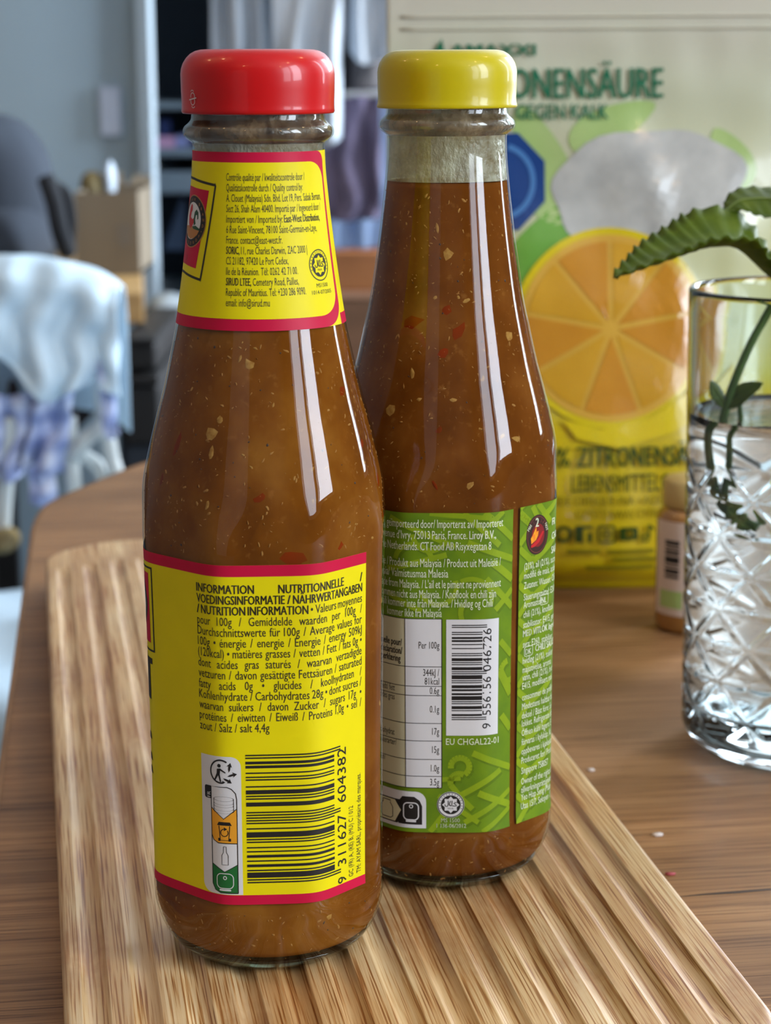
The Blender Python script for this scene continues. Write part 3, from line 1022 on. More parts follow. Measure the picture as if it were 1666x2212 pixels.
p.text('FR', -13.35, 43.85, 1.35, rot=90, bold=0.02)
g = p.rrect(-12.0, 22.7, -8.1, 26.2, 1.1)
p.line(g + [g[0]], 0.2)
p.ring(-10.05, 25.2, 0.36, 0.38, 0.2, n=16)
p.rect(-11.4, 22.1, -8.7, 22.5)
p.build('panel_white_print', m_wht, labA)

# ---- neck label: a ring of paper and its overlapping end
nl = Print(neck_map, 0.05, 3, 1.0)
nl.rect(-180, 147.1, 180, 184.9)
nlA = nl.build('neck_label', m_yel, bA)
p = Print(neck_map, 0.09, 3, 1.0); p.rect(69, 147.1, 180, 149.5); p.build('neck_band', m_mag, nlA)
p = Print(neck_map, 0.11, 3, 1.0)
g = [(-180, 147.1), (50, 147.1), (58, 147.6), (64, 148.9), (68.5, 151.5), (69.5, 155), (70, 175), (70.5, 182.0), (66, 184.3), (60, 184.9), (-180, 184.9)]
def fill_rows(pr, z0, z1, xl, xr_fn, rlo, rhi):
    """panel whose right-hand corners are rounded; rows packed where the corner turns"""
    ph = np.radians(np.linspace(0, 90, 16))
    zs = sorted(set(np.round(np.concatenate([z0 + rlo * (1 - np.cos(ph)), np.linspace(z0 + rlo, z1 - rhi, 30), z1 - rhi * (1 - np.cos(ph))]), 5)))
    cols = list(np.arange(xl, 36, 3.0))
    nx = len(cols) + 14
    def pt(i, j):
        if i < len(cols):
            return (cols[i], zs[j])
        return (cols[-1] + (xr_fn(zs[j]) - cols[-1]) * (i - len(cols) + 1) / 14, zs[j])
    v, f = grid(nx, len(zs), pt)
    pr.raw(v, f)
def xr_out(z):
    b = 70.5 - (70.5 - 69) * (184.9 - z) / 37.8
    lo, hi = z - 147.1, 184.9 - z
    if lo < 5: b -= 20 * (1 - math.sqrt(max(0, 1 - (1 - lo / 5) ** 2)))
    if hi < 2.5: b -= 12 * (1 - math.sqrt(max(0, 1 - (1 - hi / 2.5) ** 2)))
    return b
def xr_in(z):
    b = 66.5 - 1.5 * (182.7 - z) / 33
    lo, hi = z - 149.6, 182.7 - z
    if lo < 5: b -= 20 * (1 - math.sqrt(max(0, 1 - (1 - lo / 5) ** 2)))
    if hi < 4: b -= 20 * (1 - math.sqrt(max(0, 1 - (1 - hi / 4) ** 2)))
    return b
fill_rows(p, 147.1, 184.9, -180, xr_out, 5, 2.5)
p.build('neck_border', m_mag, nlA)
p = Print(neck_map, 0.15, 3, 1.0)
fill_rows(p, 149.6, 182.7, -180, xr_in, 5, 4)
p.build('neck_panel', m_yel, nlA)
ink = Print(neck_map, 0.19, 3)
tl_ = [("Contrôle qualité par / kwaliteitscontrole door /", 40.7, 0), ("Qualitätskontrolle durch / Quality control by:", 37.8, 0), ("A. Clouet (Malaysia) Sdn. Bhd. Lot 19, Pers. Sabak Bernam,", 59.5, 0), ("Sect 26, Shah Alam 40400. Importé par / Ingevoerd door /", 57.5, 0), ("Importiert von / Imported by: East-West Distribution,", 54.8, 5), ("6 Rue Saint-Vincent, 78100 Saint-Germain-en-Laye,", 49.7, 0), ("France. contact@east-west.fr.", 17.0, 0), ("SORIC, 11, rue Charles Darwin, ZAC 2000 |", 37.3, 1), ("CS 21182, 97420 Le Port Cedex,", 20.8, 0), ("Ile de la Réunion. Tél: 0262 42 71 00.", 27.7, 0), ("SIRUD LTEE, Cemetery Road, Pailles,", 27.8, 2), ("Republic of Mauritius. Tel: +230 286 9090.", 33.0, 0), ("email: info@sirud.mu", 5.9, 0)]
for q, (s, xe, nb) in enumerate(tl_):
    z = 178.85 - 2.213 * q
    xs = -28.2 + 0.30 * q
    ws_ = s.split(' ')
    tot = text2d(s, 0.004)[0]
    sx_ = (xe - xs) / (tot[:, 0].max() - tot[:, 0].min()) / 2.35
    if nb == 5:
        bl = [0.004] * 5 + [0.03] * 2
    else:
        bl = [0.03 if i < nb else 0.004 for i in range(len(ws_))]
    # same layout, word by word so that some can be bold
    wd = [text2d(w, 0.004)[0] for w in ws_]
    ww = [(a[:, 0].max() - a[:, 0].min()) * sx_ * 2.35 for a in wd]
    gp = (xe - xs - sum(ww)) / (len(ws_) - 1)
    x = xs
    for i, w in enumerate(ws_):
        ink.text(w, x, z, 2.35, x1=x + ww[i], bold=bl[i])
        x += ww[i] + gp
ink.text('MS1500', 43.2, 155.75, 1.25, x1=55.3)
ink.text('1014-07/2005', 38.2, 154.3, 1.25, x1=59.0)
# slanted frame of the emblem
fr_ = [(-38.5, 178.0), (-48.6, 157.3), (-100, 159.0), (-100, 179.5)]
ink.line([(-100, 179.3), (-70, 178.9), (-38.5, 177.8)], 0.55).line([(-38.5, 178.0), (-48.6, 157.3)], 1.6).line([(-48.6, 157.5), (-75, 158.6), (-100, 158.9)], 0.55)
ink.text('?', -72.5, 160.6, 2.6, sx=2.2)
ink.build('lettering', m_ink, nlA, 'small black print round the neck')
p = Print(neck_map, 0.18, 2.5); p.poly([(-45.6, 176.6), (-55.2, 159.8), (-75, 160.4), (-100, 160.6), (-100, 177.4), (-75, 177.2)]); p.build('emblem_panel', m_mag, nlA)
p = Print(neck_map, 0.215, 2.5); p.ring(-67, 169.8, 20, 5.6, 0.8, n=40); p.build('emblem_rim', m_gold, nlA)
p = Print(neck_map, 0.205, 2.5); p.disc(-67, 169.8, 19.5, 5.5, 40); p.build('emblem_disc', m_inkb, nlA)
p = Print(neck_map, 0.225, 2.5); p.disc(-68, 169.9, 14.5, 4.0, 40); p.build('emblem_sky', m_wht, nlA)
p = Print(neck_map, 0.24, 2.5); p.poly([(-82, 168.6), (-70, 168.9), (-54, 168.2), (-57, 167.0), (-62, 166.2), (-68, 165.95), (-76, 166.6)]); p.build('emblem_field', m_gold, nlA)
p = Print(neck_map, 0.255, 2.5)
p.poly([(-74, 172.6), (-71, 173.5), (-68.5, 173.2), (-68, 172.2), (-70, 171.6), (-71, 170.6), (-66.5, 170.2), (-63, 170.8), (-63, 169.8), (-66, 168.8), (-70, 168.2), (-74.5, 169.2), (-76, 170.8)])
p.build('rooster_body', m_red, nlA)
p = Print(neck_map, 0.265, 2.5)
p.poly([(-64.5, 170.3), (-63.5, 171.8), (-60.5, 172.4), (-57.5, 171.8), (-56.8, 170.5), (-58.5, 170.2), (-59, 171.2), (-61, 171.2), (-62, 170.2), (-60.5, 169.3), (-63.5, 168.9)])
p.poly([(-66, 168.7), (-60, 168.9), (-54, 168.3), (-54, 167.9), (-64, 168.2)])
p.build('rooster_tail', m_dkgrn, nlA)
p = Print(neck_map, 0.265, 2.5)
for q, ch in enumerate("AYAM BRAND•FONDEE"):
    a = math.radians(130 - q * 15.5)
    if ch != ' ':
        p.text(ch, -67 + 17.0 * math.cos(a), 169.8 + 4.72 * math.sin(a) - 0.35, 0.95, sx=3.4, align='C')
p.build('emblem_letters', m_gold, nlA)
halal_seal(neck_map, nlA, 48.5, 160.5, 10.2, 3.3, 0.20, m_ink)

# ================================================================== yellow-capped bottle
bB = empty('chili_sauce_bottle')
place_bottle(bB, 0.0154, 0.5135)
tag(bB, 'chili garlic sauce bottle with yellow cap and green label, behind the red-capped one', 'bottle')
body_mesh(bB)
m_sauceB = sauce_mat('chili_garlic_sauce', C(88, 44, 10), C(110, 60, 18), C(134, 82, 32), 8.0)
ZT = 175.4
sB = sauce_mesh(bB, m_sauceB, ZT)
flecks(sB, 'chili_seed_bits', m_flake_s, random_flecks(100, (4, 16), 0.35, 1.4, 0.4) + random_flecks(460, (99, ZT - 2), 0.35, 1.3, 0.3))
flecks(sB, 'garlic_bits', m_flake_l, [(1, 159, 2.8, 2.2, 0.9), (-8, 165, 0.9, 2.4, 0.2), (48, 139, 2.4, 3.2, 0.5), (31, 116, 2.2, 1.1, 0.5), (40, 115, 2.6, 1.2, 2.9), (-22, 131, 1.0, 2.2, 0.1), (-33, 122, 3.4, 2.4, 0.2), (4, 125, 1.8, 0.8, 0.1), (12, 105, 2.0, 1.4, 0.8), (-16, 125, 1.3, 0.8, 0.4), (15, 148, 2.2, 0.8, 0.5)] + random_flecks(16, (100, 170), 0.6, 1.2, 0.6))
flecks(sB, 'red_chili_bits', m_flake_r, [(-2, 136, 3.2, 2.2, 0.6), (0, 146, 3, 2.0, 0.3), (-24, 143, 5.0, 3.0, 0.2), (8, 141, 4.0, 2.2, 0.9), (-4, 118, 2.4, 1.6, 0.6), (-6, 105, 2.6, 0.9, 2.2)])
flecks(sB, 'dark_specks', m_flake_d, random_flecks(46, (99, 170), 0.3, 0.7, 0.8) + random_flecks(12, (4, 16), 0.3, 0.8, 0.8))
capB = cap_mesh(bB, m_cap_y, 0.25)
film(bB, 186.4, 192.6, film_mat('dried_sauce_b', C(70, 44, 26), C(150, 132, 110), 0.6, 0.95, 2.0))
film(bB, ZT + 0.2, 186.4, film_mat('neck_residue', C(140, 124, 88), C(178, 176, 156), 0.6, 0.95, 5.0, 1.0), 0.4)

m_gl1 = noisy('label_green', C(108, 140, 18), C(88, 122, 22), 160, 0.5, spec=0.25)
m_gl2 = noisy('label_green_strands', C(136, 162, 22), C(124, 152, 24), 200, 0.5, spec=0.25)
m_gl3 = noisy('label_green_shade', C(86, 116, 16), C(92, 122, 20), 200, 0.5, spec=0.25)
m_txt = mat('print_pale', C(222, 232, 200), 0.5)
m_paper = noisy('print_table_cream', C(206, 206, 170), C(214, 214, 180), 40, 0.5)
m_brn = mat('print_brown', C(50, 20, 18), 0.5)
m_brn2 = mat('print_badge_red', C(130, 14, 20), 0.5)
m_flame = noisy('print_flame', C(240, 170, 20), C(232, 110, 20), 900, 0.5)
m_dim = mat('print_dim_brown', C(120, 60, 44), 0.5)

p = Print(body_map, 0.06, 0.8); p.rect(-60, 17.45, 17.3, 98.3); lB = p.build('back_label', m_gl1, bB)
p = Print(body_map, 0.06, 0.8); p.rect(19.7, 17.45, 70, 98.3); lB2 = p.build('side_label', m_gl1, bB)

def clip_strands(parent, xlo, xhi, zlo, zhi, specs, off):
    """woven strands printed on the paper: light bands with a darker edge, cut at the label's border"""
    lt, sh = Print(body_map, off, 0.9), Print(body_map, off - 0.02, 0.9)
    for pts, w in specs:
        P_ = [Vector((a, b)) for a, b in pts]
        for dst, dx, ww in ((sh, 0.55, w * 1.15), (lt, 0.0, w)):
            for a, b in zip(P_, P_[1:]):
                n = max(1, int((b - a).length / 0.8))
                d = (b - a).normalized()
                nn = Vector((-d.y, d.x)) * ww / 2
                o = Vector((dx * 0.6, -dx))
                for q in range(n):
                    c0, c1 = a.lerp(b, q / n) + o, a.lerp(b, (q + 1.06) / n) + o
                    for half in (-1, 0):
                      quad = [c0 + nn * half, c1 + nn * half, c1 + nn * (half + 1), c0 + nn * (half + 1)]
                      cl = [Vector((min(max(v.x, xlo), xhi), min(max(v.y, zlo), zhi))) for v in quad]
                      e1, e2 = cl[2] - cl[0], cl[3] - cl[1]
                      if abs(e1.x * e2.y - e1.y * e2.x) < 1e-4:
                          continue
                      k = len(dst.v)
                      dst.v += [tuple(v) for v in cl]
                      dst.f.append((k, k + 1, k + 2, k + 3))
    sh.build('strand_shadows', m_gl3, parent)
    lt.build('strands', m_gl2, parent)
def arc(cx, cy, r, a0, a1, n=14, ry=None):
    return [(cx + r * math.cos(math.radians(a0 + (a1 - a0) * i / n)), cy + (ry or r) * math.sin(math.radians(a0 + (a1 - a0) * i / n))) for i in range(n + 1)]
spec = []
rnd = random.Random(11)
spec += [(arc(3.4, 34.5, 2.3, -60, 190), 1.5), (arc(3.2, 30.5, 2.2, 60, 200) + [(4, 26.0), (6.5, 23.5)], 1.5), ([(-1, 24.5), (14, 33)], 1.5), ([(6.5, 38), (17.3, 33)], 1.6), ([(8, 27.6), (17.3, 23.3)], 1.7), ([(4.5, 20), (17.3, 27.2)], 1.4), ([(9, 17.5), (17.3, 22.6)], 1.3), ([(-3, 31.0), (3.5, 31.5)], 1.2), ([(-4, 17.6), (2, 25.6)], 1.4), ([(13.8, 58), (17.3, 52)], 2.2), (arc(16.5, 58, 2.6, 100, 300), 1.6), ([(14.2, 47), (17.3, 43)], 1.8), ([(13.6, 66), (17.3, 62)], 1.6), ([(-2, 27), (8, 20)], 1.3)]
spec += [(arc(8, 73.5, 4.6, 150, 330), 1.3), (arc(6, 77, 5.0, -20, 120), 1.2), ([(4, 98.3), (13, 90)], 1.5), ([(9, 98.3), (17.3, 91)], 1.6), ([(5, 91), (17.3, 86)], 1.6), ([(11, 86), (17.3, 81)], 1.8), ([(14, 98.3), (10, 95)], 1.4), (arc(-4, 93, 4.0, 180, 330), 1.3), ([(-14, 97), (2, 90)], 1.3), ([(-4, 98.2), (10, 97)], 1.2), (arc(-8, 86, 4.6, 20, 170), 1.3), ([(-15, 84), (0, 88)], 1.4), ([(9.5, 82), (17.3, 74)], 1.6), ([(12, 74), (17.3, 78.5)], 1.5), ([(-15, 78), (-6, 74)], 1.4), (arc(-2, 80, 4.4, 200, 380), 1.2)]
clip_strands(lB, -40, 17.3, 17.45, 98.3, spec, 0.10)
spec = []
for zz in range(16, 104, 9):
    spec.append(([(19.7, zz), (24.5, zz - 4), (34, zz + 1)], 1.7))
    spec.append(([(19.7, zz + 1), (25, zz + 6)], 1.6))
spec += [([(19.7, 96.5), (25, 92.5)], 1.8), ([(24, 98), (26, 94.8)], 1.6), ([(26, 98.3), (31, 93)], 1.6)]
clip_strands(lB2, 19.7, 45, 17.45, 98.3, spec, 0.10)

tx = Print(body_map, 0.15, 1.2)
def tline(full, vis, xs, xe, z, size=2.95, bolds=()):
    """a line whose last part (vis) runs from xs to xe; its start goes out of sight round the left"""
    v = text2d(vis)[0]
    k = (xe - xs) / (v[:, 0].max() - v[:, 0].min())
    ws_ = full.split(' ')
    x = xe
    for i in range(len(ws_) - 1, -1, -1):
        w = ws_[i]
        v = text2d(w)[0]
        wd = (v[:, 0].max() - v[:, 0].min()) * k
        tx.text(w, x - wd, z, size, x1=x, bold=0.026 if i in bolds else 0.0)
        x -= wd + 0.30 * k
tline('Importé par/ geïmporteerd door/ Importerat av/ Importeret', '/ geïmporteerd door/ Importerat av/ Importeret', -16.2, 13.9, 94.65)
tline("Avenue d'Ivry, 75013 Paris, France. Liroy B.V.,", "enue d'Ivry, 75013 Paris, France. Liroy B.V.,", -16.4, 11.9, 91.9, bolds=(5, 6))
tline('The Netherlands. CT Food AB Risyxegatan 8', 'e Netherlands. CT Food AB Risyxegatan 8', -16.6, 10.7, 89.15, bolds=(2, 3, 4))
tx.build('importer_text', m_txt, lB, 'pale print over the green paper')
tx = Print(body_map, 0.15, 1.2)
tline('Malaisie / Produkt aus Malaysia / Product uit Maleisië /', '/ Produkt aus Malaysia / Product uit Maleisië /', -15.6, 13.4, 85.0)
tline('Malaysia/ Valmistusmaa Malesia', 'sia/ Valmistusmaa Malesia', -16.4, 0.4, 82.4)
tline("made from Malaysia. / L'ail et le piment ne proviennent", "e from Malaysia. / L'ail et le piment ne proviennent", -16.4, 13.5, 79.75)
tline('kommen nicht aus Malaysia. / Knoflook en chili zijn', 'mmen nicht aus Malaysia. / Knoflook en chili zijn', -16.8, 12.1, 77.25)
tline('chili kommer inte från Malaysia. / Hvidløg og Chili', 'kommer inte från Malaysia. / Hvidløg og Chili', -15.4, 11.2, 74.95)
tline('kommer ikke fra Malaysia', 'kommer ikke fra Malaysia', -15.4, -1.15, 72.55)
tx.build('origin_text', m_txt, lB)
tx = Print(body_map, 0.15, 1.2)
tx.text('EU CHGAL22-01', -0.1, 40.15, 2.35, x1=13.3)
tx.build('code_text', m_txt, lB)
tx = Print(body_map, 0.15, 1.2)
tx.text('MS 1500', -1.25, 20.1, 1.5, x1=3.35, bold=0.012)
tx.text('1 136-06/2012', -2.4, 18.7, 1.5, x1=4.95, bold=0.012)
tx.build('seal_text', m_txt, lB)

# nutrition table
p = Print(body_map, 0.13, 1.0); p.rect(-34, 29.0, -1.1, 72.1); tabl = p.build('nutrition_table', m_paper, lB)
p = Print(body_map, 0.15, 1.0); p.rect(-10.1, 29.0, -1.1, 72.0); p.build('value_column', m_wht, lB)
k = Print(body_map, 0.18, 1.0)
for zz in (72.05, 60.0, 55.05, 52.7, 45.6, 41.1, 36.35, 32.0, 29.0):
    k.line([(-34, zz), (-1.1, zz)], 0.16)
k.line([(-10.1, 29), (-10.1, 72)], 0.18).line([(-1.1, 29), (-1.1, 72.05)], 0.22)
def rt(s, xe, z, size=2.55, sx=0.56, bold=0.002):
    k.text(s, xe, z, size, sx=sx, bold=bold, align='R')
rt('Per 100g', -1.7, 64.6)
for s, z in (('344kJ /', 57.7), ('81kcal', 55.5), ('0.6g', 53.1), ('0.1g', 48.4), ('17g', 42.7), ('15g', 38.05), ('1.0g', 33.25), ('3.5g', 29.65)):
    rt(s, -1.75, z)
rt('Information nutritionnelle pour/', -10.9, 65.1, bold=0.028)
rt('Nutritiondeclaration/', -10.8, 63.0, bold=0.028)
rt('Næringserklæring', -11.3, 61.0, bold=0.028)
rt('Fett/ Fedt/ fett', -13.0, 53.4, 2.3)
rt('dont acides gras', -13.1, 51.1, 2.3)
rt('Kulhydrat/ Karbohydrat', -13.2, 42.0, 2.3)
rt('Hvoraf sukkerarter/', -12.6, 39.5, 2.3)
rt('Protein/', -16.3, 35.0, 2.3)
k.build('table_print', m_inkb, lB)

# barcode field
p = Print(body_map, 0.13, 1.0); p.rect(-0.05, 42.5, 13.05, 71.9); p.build('barcode_field', m_wht, lB)
k = Print(body_map, 0.16, 1.0)
code = "101" + "0110001 0111001 0101111 0110011 0111001 0101111".replace(' ', '') + "01010" + "1110010 1011100 1010000 1000100 1101100 1010000".replace(' ', '') + "101"
barcode(k, code, 1.3, 8.75, 9.85, 70.6, 46.5)
k.text('9', 11.0, 44.2, 3.1, rot=90, gap=1.4)
k.text('556156', 11.0, 47.6, 3.1, rot=90, gap=9.8)
k.text('046726', 11.0, 58.8, 3.1, rot=90, gap=10.8)
k.build('barcode', m_inkb, lB)
halal_seal(body_map, lB, 1.12, 24.65, 3.2, 3.2, 0.16, m_inkb, m_wht)

# bin pictogram in the corner
p = Print(body_map, 0.13, 1.0); g = p.rrect(-34, 18.5, -5.0, 27.95, 2.6, '0010'); p.poly(g); p.build('bin_panel', m_wht, lB)
p = Print(body_map, 0.15, 1.0); p.poly([(-34, 25.6), (-11.8, 25.6), (-11.0, 26.6), (-8.0, 26.6), (-6.6, 25.6), (-6.0, 24.2), (-6.0, 19.4), (-34, 19.4)]); p.build('bin_field', m_inkb, lB)
p = Print(body_map, 0.17, 1.0); p.poly([(-34, 25.3), (-13.2, 25.3), (-11.4, 22.9), (-13.2, 19.7), (-34, 19.7)]); p.build('jar_field', m_paper, lB)
p = Print(body_map, 0.19, 0.8)
g = p.rrect(-10.7, 20.6, -6.9, 25.0, 1.1); p.line(g + [g[0]], 0.3); p.ring(-8.75, 24.1, 0.42, 0.42, 0.22, n=16); p.rect(-10.1, 20.0, -7.5, 20.45)
p.build('bin_outline', m_wht, lB)
p = Print(body_map, 0.20, 0.8)
g = [(-17.2, 24.8), (-14.6, 24.8), (-14.7, 24.2), (-13.9, 23.2), (-13.9, 20.8), (-14.6, 20.3), (-17.2, 20.3), (-17.9, 20.8), (-17.9, 23.2), (-17.1, 24.2), (-17.2, 24.8)]
p.line(g, 0.22)
p.build('jar_outline', m_inkb, lB)

# heat badge and text of the side label
hx, hz = 25.95, 90.6
p = Print(body_map, 0.13, 1.0); p.disc(hx, hz, 4.0, 5.0, 40); p.build('heat_badge', m_brn, lB2)
p = Print(body_map, 0.15, 1.0); p.ring(hx, hz, 3.55, 4.5, 0.12, n=40); p.build('badge_rim', m_dim, lB2)
p = Print(body_map, 0.15, 1.0); p.disc(hx + 0.2, hz - 0.2, 2.3, 2.9, 30); p.build('badge_glow', m_brn2, lB2)
p = Print(body_map, 0.17, 1.0)
p.poly([(hx - 2.2, hz - 3.0), (hx - 1.0, hz - 2.9), (hx + 0.6, hz - 2.0), (hx + 1.9, hz - 0.2), (hx + 2.3, hz + 0.5), (hx + 1.7, hz + 0.6), (hx + 0.3, hz - 1.0), (hx - 1.0, hz - 1.9), (hx - 2.3, hz - 2.4)])
p.build('badge_chili', m_red, lB2)
p = Print(body_map, 0.185, 1.0)
p.poly([(hx - 2.2, hz - 2.1), (hx - 2.4, hz - 0.6), (hx - 1.7, hz + 0.2), (hx - 0.6, hz + 2.0), (hx - 0.4, hz + 0.8), (hx + 0.3, hz + 0.9), (hx + 0.1, hz - 0.3), (hx - 0.6, hz - 1.3)])
p.build('badge_flame', m_flame, lB2)
sd = Print(body_map, 0.17, 1.2)
sd.text('2', hx - 0.75, hz + 2.0, 3.2, sx=0.75, bold=0.04)
sd.text('Mild', hx - 3.1, hz + 1.2, 1.25, rot=52, sx=0.8, bold=0.03)
sd.text('HOT', hx + 2.55, hz + 2.3, 1.15, rot=-72, sx=0.85, bold=0.03)
side = ["(21%), ail (21%), sucre,", "modifié de maïs, acide", "Zutaten: Wasser, Chili", "Säuerungsmittel: E260", "Aromastoff.", "chili (21%), knoflook", "stabilisator: E415, gem", "MED VITLÖK Ingred", "syra: E260, stabiliser", "", "hvidløg (21%), sukker", "majsstivelse, aroma.", "vann, chili (21%), hvit", "E415, modifisert mais", "consommer de préfér", "Mindestens haltbar bis", "deksel / Bäst före: Se", "lokket. Refrigerate aft", "Öffnen kühl lagern. E", "förvaras i kylskåp. Ku", "oppbevares i kjøleskap", "Produceret for/ Produs", "Singapore 758057", "Owner of the rights of", "tillverkningsrättigheten", "Yeo Hiap Seng (Malay", "Utas 15/7, Seksyen 15"]
zz = [82.4, 80.1, 77.6, 74.7, 72.7, 70.3, 67.7, 65.4, 62.7, 60.4, 58.5, 56.2, 54.2, 52.0, 49.1, 46.7, 44.4, 42.3, 39.9, 37.5, 35.1, 32.7, 30.0, 27.2, 25.0, 23.0, 20.7]
for s, z in zip(side, zz):
    if s:
        sd.text(s, 21.45, z, 2.45, sx=0.60 if 'MED' not in s else 0.66, bold=0.028 if 'MED' in s else 0.004)
g = sd.rrect(27.5, 72.4, 30.6, 74.9, 0.5); sd.line(g + [g[0]], 0.14); sd.text('NL', 28.0, 72.8, 2.1, sx=0.75, bold=0.03)
g = sd.rrect(22.0, 60.3, 25.0, 62.7, 0.5); sd.line(g + [g[0]], 0.14); sd.text('DK', 22.4, 60.7, 2.1, sx=0.75, bold=0.03)
sd.text('CHILI SAUCE', 26.0, 60.9, 2.45, sx=0.66, bold=0.028)
for q, ch in enumerate(['SAUCE', 'CHILI', 'FR']):
    sd.text(ch, 31.6, 84.8 + q * 3.6, 2.6, sx=0.7, bold=0.03)
sd.build('side_lettering', m_txt, lB2, 'pale print over the green paper')
sd = Print(body_map, 0.17, 1.2)
for q, (ch, dx, dz_, r_) in enumerate((('1', -1.3, 2.7, 30), ('3', 0.9, 3.0, -20), ('4', 1.5, 2.6, -35), ('5', 2.1, 2.0, -50))):
    sd.text(ch, hx + dx, hz + dz_, 1.3, rot=r_, sx=0.7)
sd.build('badge_scale', m_dim, lB2)

# ------------------------------------------------------------------ crumbs on the table
crumb((0.0647, 0.628, TZ), 0.0016, m_crumb, 'tiny pale crumb on the table close to the board\'s right edge')
crumb((0.0785, 0.571, TZ), 0.0017, m_crumb, 'tiny whitish crumb lying in front of the cut glass')
crumb((0.0782, 0.541, TZ), 0.0017, m_crumb2, 'tiny pink crumb touching the board\'s right edge')

# ------------------------------------------------------------------ stand-up pouch
PW, PH = 0.172, 0.262
pouch = empty('citric_acid_pouch', (0.0875, 0.885, TZ))
tag(pouch, 'glossy yellow and cream stand-up pouch with lemon print behind the bottles', 'pouch')
def half_thick(x, z):
    u = min(1.0, abs(x) / (PW / 2 - 0.004))
    T = 0.030 * (1 - sm(0.02, 0.225, z)) ** 0.8 + 0.0022
    foot = 1 - 0.30 * (1 - sm(0.0, 0.016, z)) ** 2
    return max(0.0006, T * foot * (1 - u ** 2.4) ** 0.65)
def crinkle(x, z):
    v = mnoise.noise(Vector((x * 55, z * 22, 0.3))) * 0.0016 + mnoise.noise(Vector((x * 20 + 4, z * 60, 1.7))) * 0.0008
    v += 0.0014 * math.sin((x * 0.7 + z) * 70 + 2.5 * mnoise.noise(Vector((x * 14, z * 14, 5)))) * sm(0.05, 0.14, z) * (1 - sm(0.19, 0.225, z))
    v += 0.0016 * math.exp(-((x - 0.035 - (z - 0.12) * -0.18) / 0.006) ** 2) * sm(0.09, 0.12, z) * (1 - sm(0.17, 0.19, z))
    return v * sm(0, 0.02, z) * (1 - sm(0.225, 0.24, z)) * (1 - sm(0.066, 0.084, abs(x)))
def lean(z):
    return 0.010 * (z / PH)
def bag_map(x, z, off):                  # x from the pouch's middle, z up, metres; front side
    return (x, -half_thick(x, z) - crinkle(x, z) - off + lean(z), z)
m_foil = mat('pouch_film', C(200, 198, 178), 0.35, coat=0.6, coat_rough=0.06)
t = NT(m_foil)
sep = t.n('ShaderNodeSeparateXYZ'); t.l(t.coord(), sep.inputs[0])
wob = t.noise(t.coord(), 25, 2)
ad = t.n('ShaderNodeMath', operation='MULTIPLY_ADD'); ad.inputs[1].default_value = 0.03; t.l(wob, ad.inputs[0]); t.l(sep.outputs[2], ad.inputs[2])
t.l(t.ramp(ad.outputs[0], [(0.0, C(196, 172, 2)), (0.088, C(206, 184, 6)), (0.105, C(204, 200, 96)), (0.14, C(196, 202, 150)), (0.225, C(198, 204, 178)), (0.26, C(205, 204, 188))]), t.b.inputs['Base Color'])
NX, NZ = 90, 120
def pf(i, j):
    x, z = -PW / 2 + PW * i / (NX - 1), PH * j / (NZ - 1)
    return bag_map(x, z, 0)
def pb(i, j):
    x, z = PW / 2 - PW * i / (NX - 1), PH * j / (NZ - 1)
    return (x, half_thick(x, z) + lean(z), z)
vf, ff = grid(NX, NZ, pf)
vb, fb = grid(NX, NZ, pb)
k = len(vf)
vs = vf + vb
fs = ff + [tuple(i + k for i in q) for q in fb]
for j in range(NZ - 1):                  # side seams
    fs.append((j * NX + NX - 1, k + j * NX, k + (j + 1) * NX, (j + 1) * NX + NX - 1))
    fs.append((k + j * NX + NX - 1, j * NX, (j + 1) * NX, k + (j + 1) * NX + NX - 1))
for i in range(NX - 1):                  # bottom gusset and top edge
    fs.append((i + 1, i, k + NX - 1 - i, k + NX - 2 - i))
    a, b = (NZ - 1) * NX + i, k + (NZ - 1) * NX + NX - 1 - i
    fs.append((a, a + 1, b - 1, b))
mesh('pouch_body', vs, fs, m_foil, pouch)
for zz in (0.2335, 0.2385):
    v, f = tube_data([(x, bag_map(x, zz, 0.0004)[1], zz) for x in np.linspace(-PW / 2 + .006, PW / 2 - .006, 24)], 0.0006, 8)
    mesh('zip_ridge', v, f, m_foil, pouch)
def BP(off, h=0.006):
    return Print(bag_map, off, h)
kw = dict(rough=0.25, coat=0.4)
m_pg = mat('pouch_ink_green', C(24, 110, 78), **kw)
m_pg2 = mat('pouch_ink_olive', C(40, 66, 14), **kw)
m_pg3 = mat('pouch_ink_pale', C(120, 112, 10), **kw)
m_leaf1 = noisy('pouch_print_leaf', C(158, 192, 112), C(176, 202, 134), 30, **kw)
m_pow = noisy('pouch_print_powder', C(196, 200, 196), C(168, 172, 170), 70, detail=4, **kw)
m_lem1 = mat('pouch_print_rind', C(216, 196, 20), **kw)
m_lem2 = mat('pouch_print_pith', C(212, 168, 64), **kw)
m_lem3 = noisy('pouch_print_pulp', C(206, 146, 40), C(190, 130, 32), 30, **kw)
m_lem4 = noisy('pouch_print_pulp_light', C(212, 164, 44), C(196, 146, 34), 30, **kw)
m_blue = mat('pouch_badge_blue', C(14, 62, 130), **kw)
m_blue2 = mat('pouch_badge_light', C(70, 124, 186), **kw)
CXB = 0.0875
def X(x): return x / 1000 - CXB
m_leaf2 = noisy('pouch_print_leaf_deep', C(92, 156, 52), C(116, 172, 70), 30, **kw)
def print_leaf(cx, cz, L, W, rot, m):
    pts = []
    for q in range(28):
        a = 2 * math.pi * q / 28
        u, v = math.cos(a), math.sin(a)
        w_ = W * v * (1 - 0.35 * u)
        c1_, s1_ = math.cos(math.radians(rot)), math.sin(math.radians(rot))
        pts.append((X(cx) + (L * u * c1_ - w_ * s1_), cz + (L * u * s1_ + w_ * c1_)))
    p = BP(0.0004); p.poly(pts); p.build('leaf_print', m, pouch)
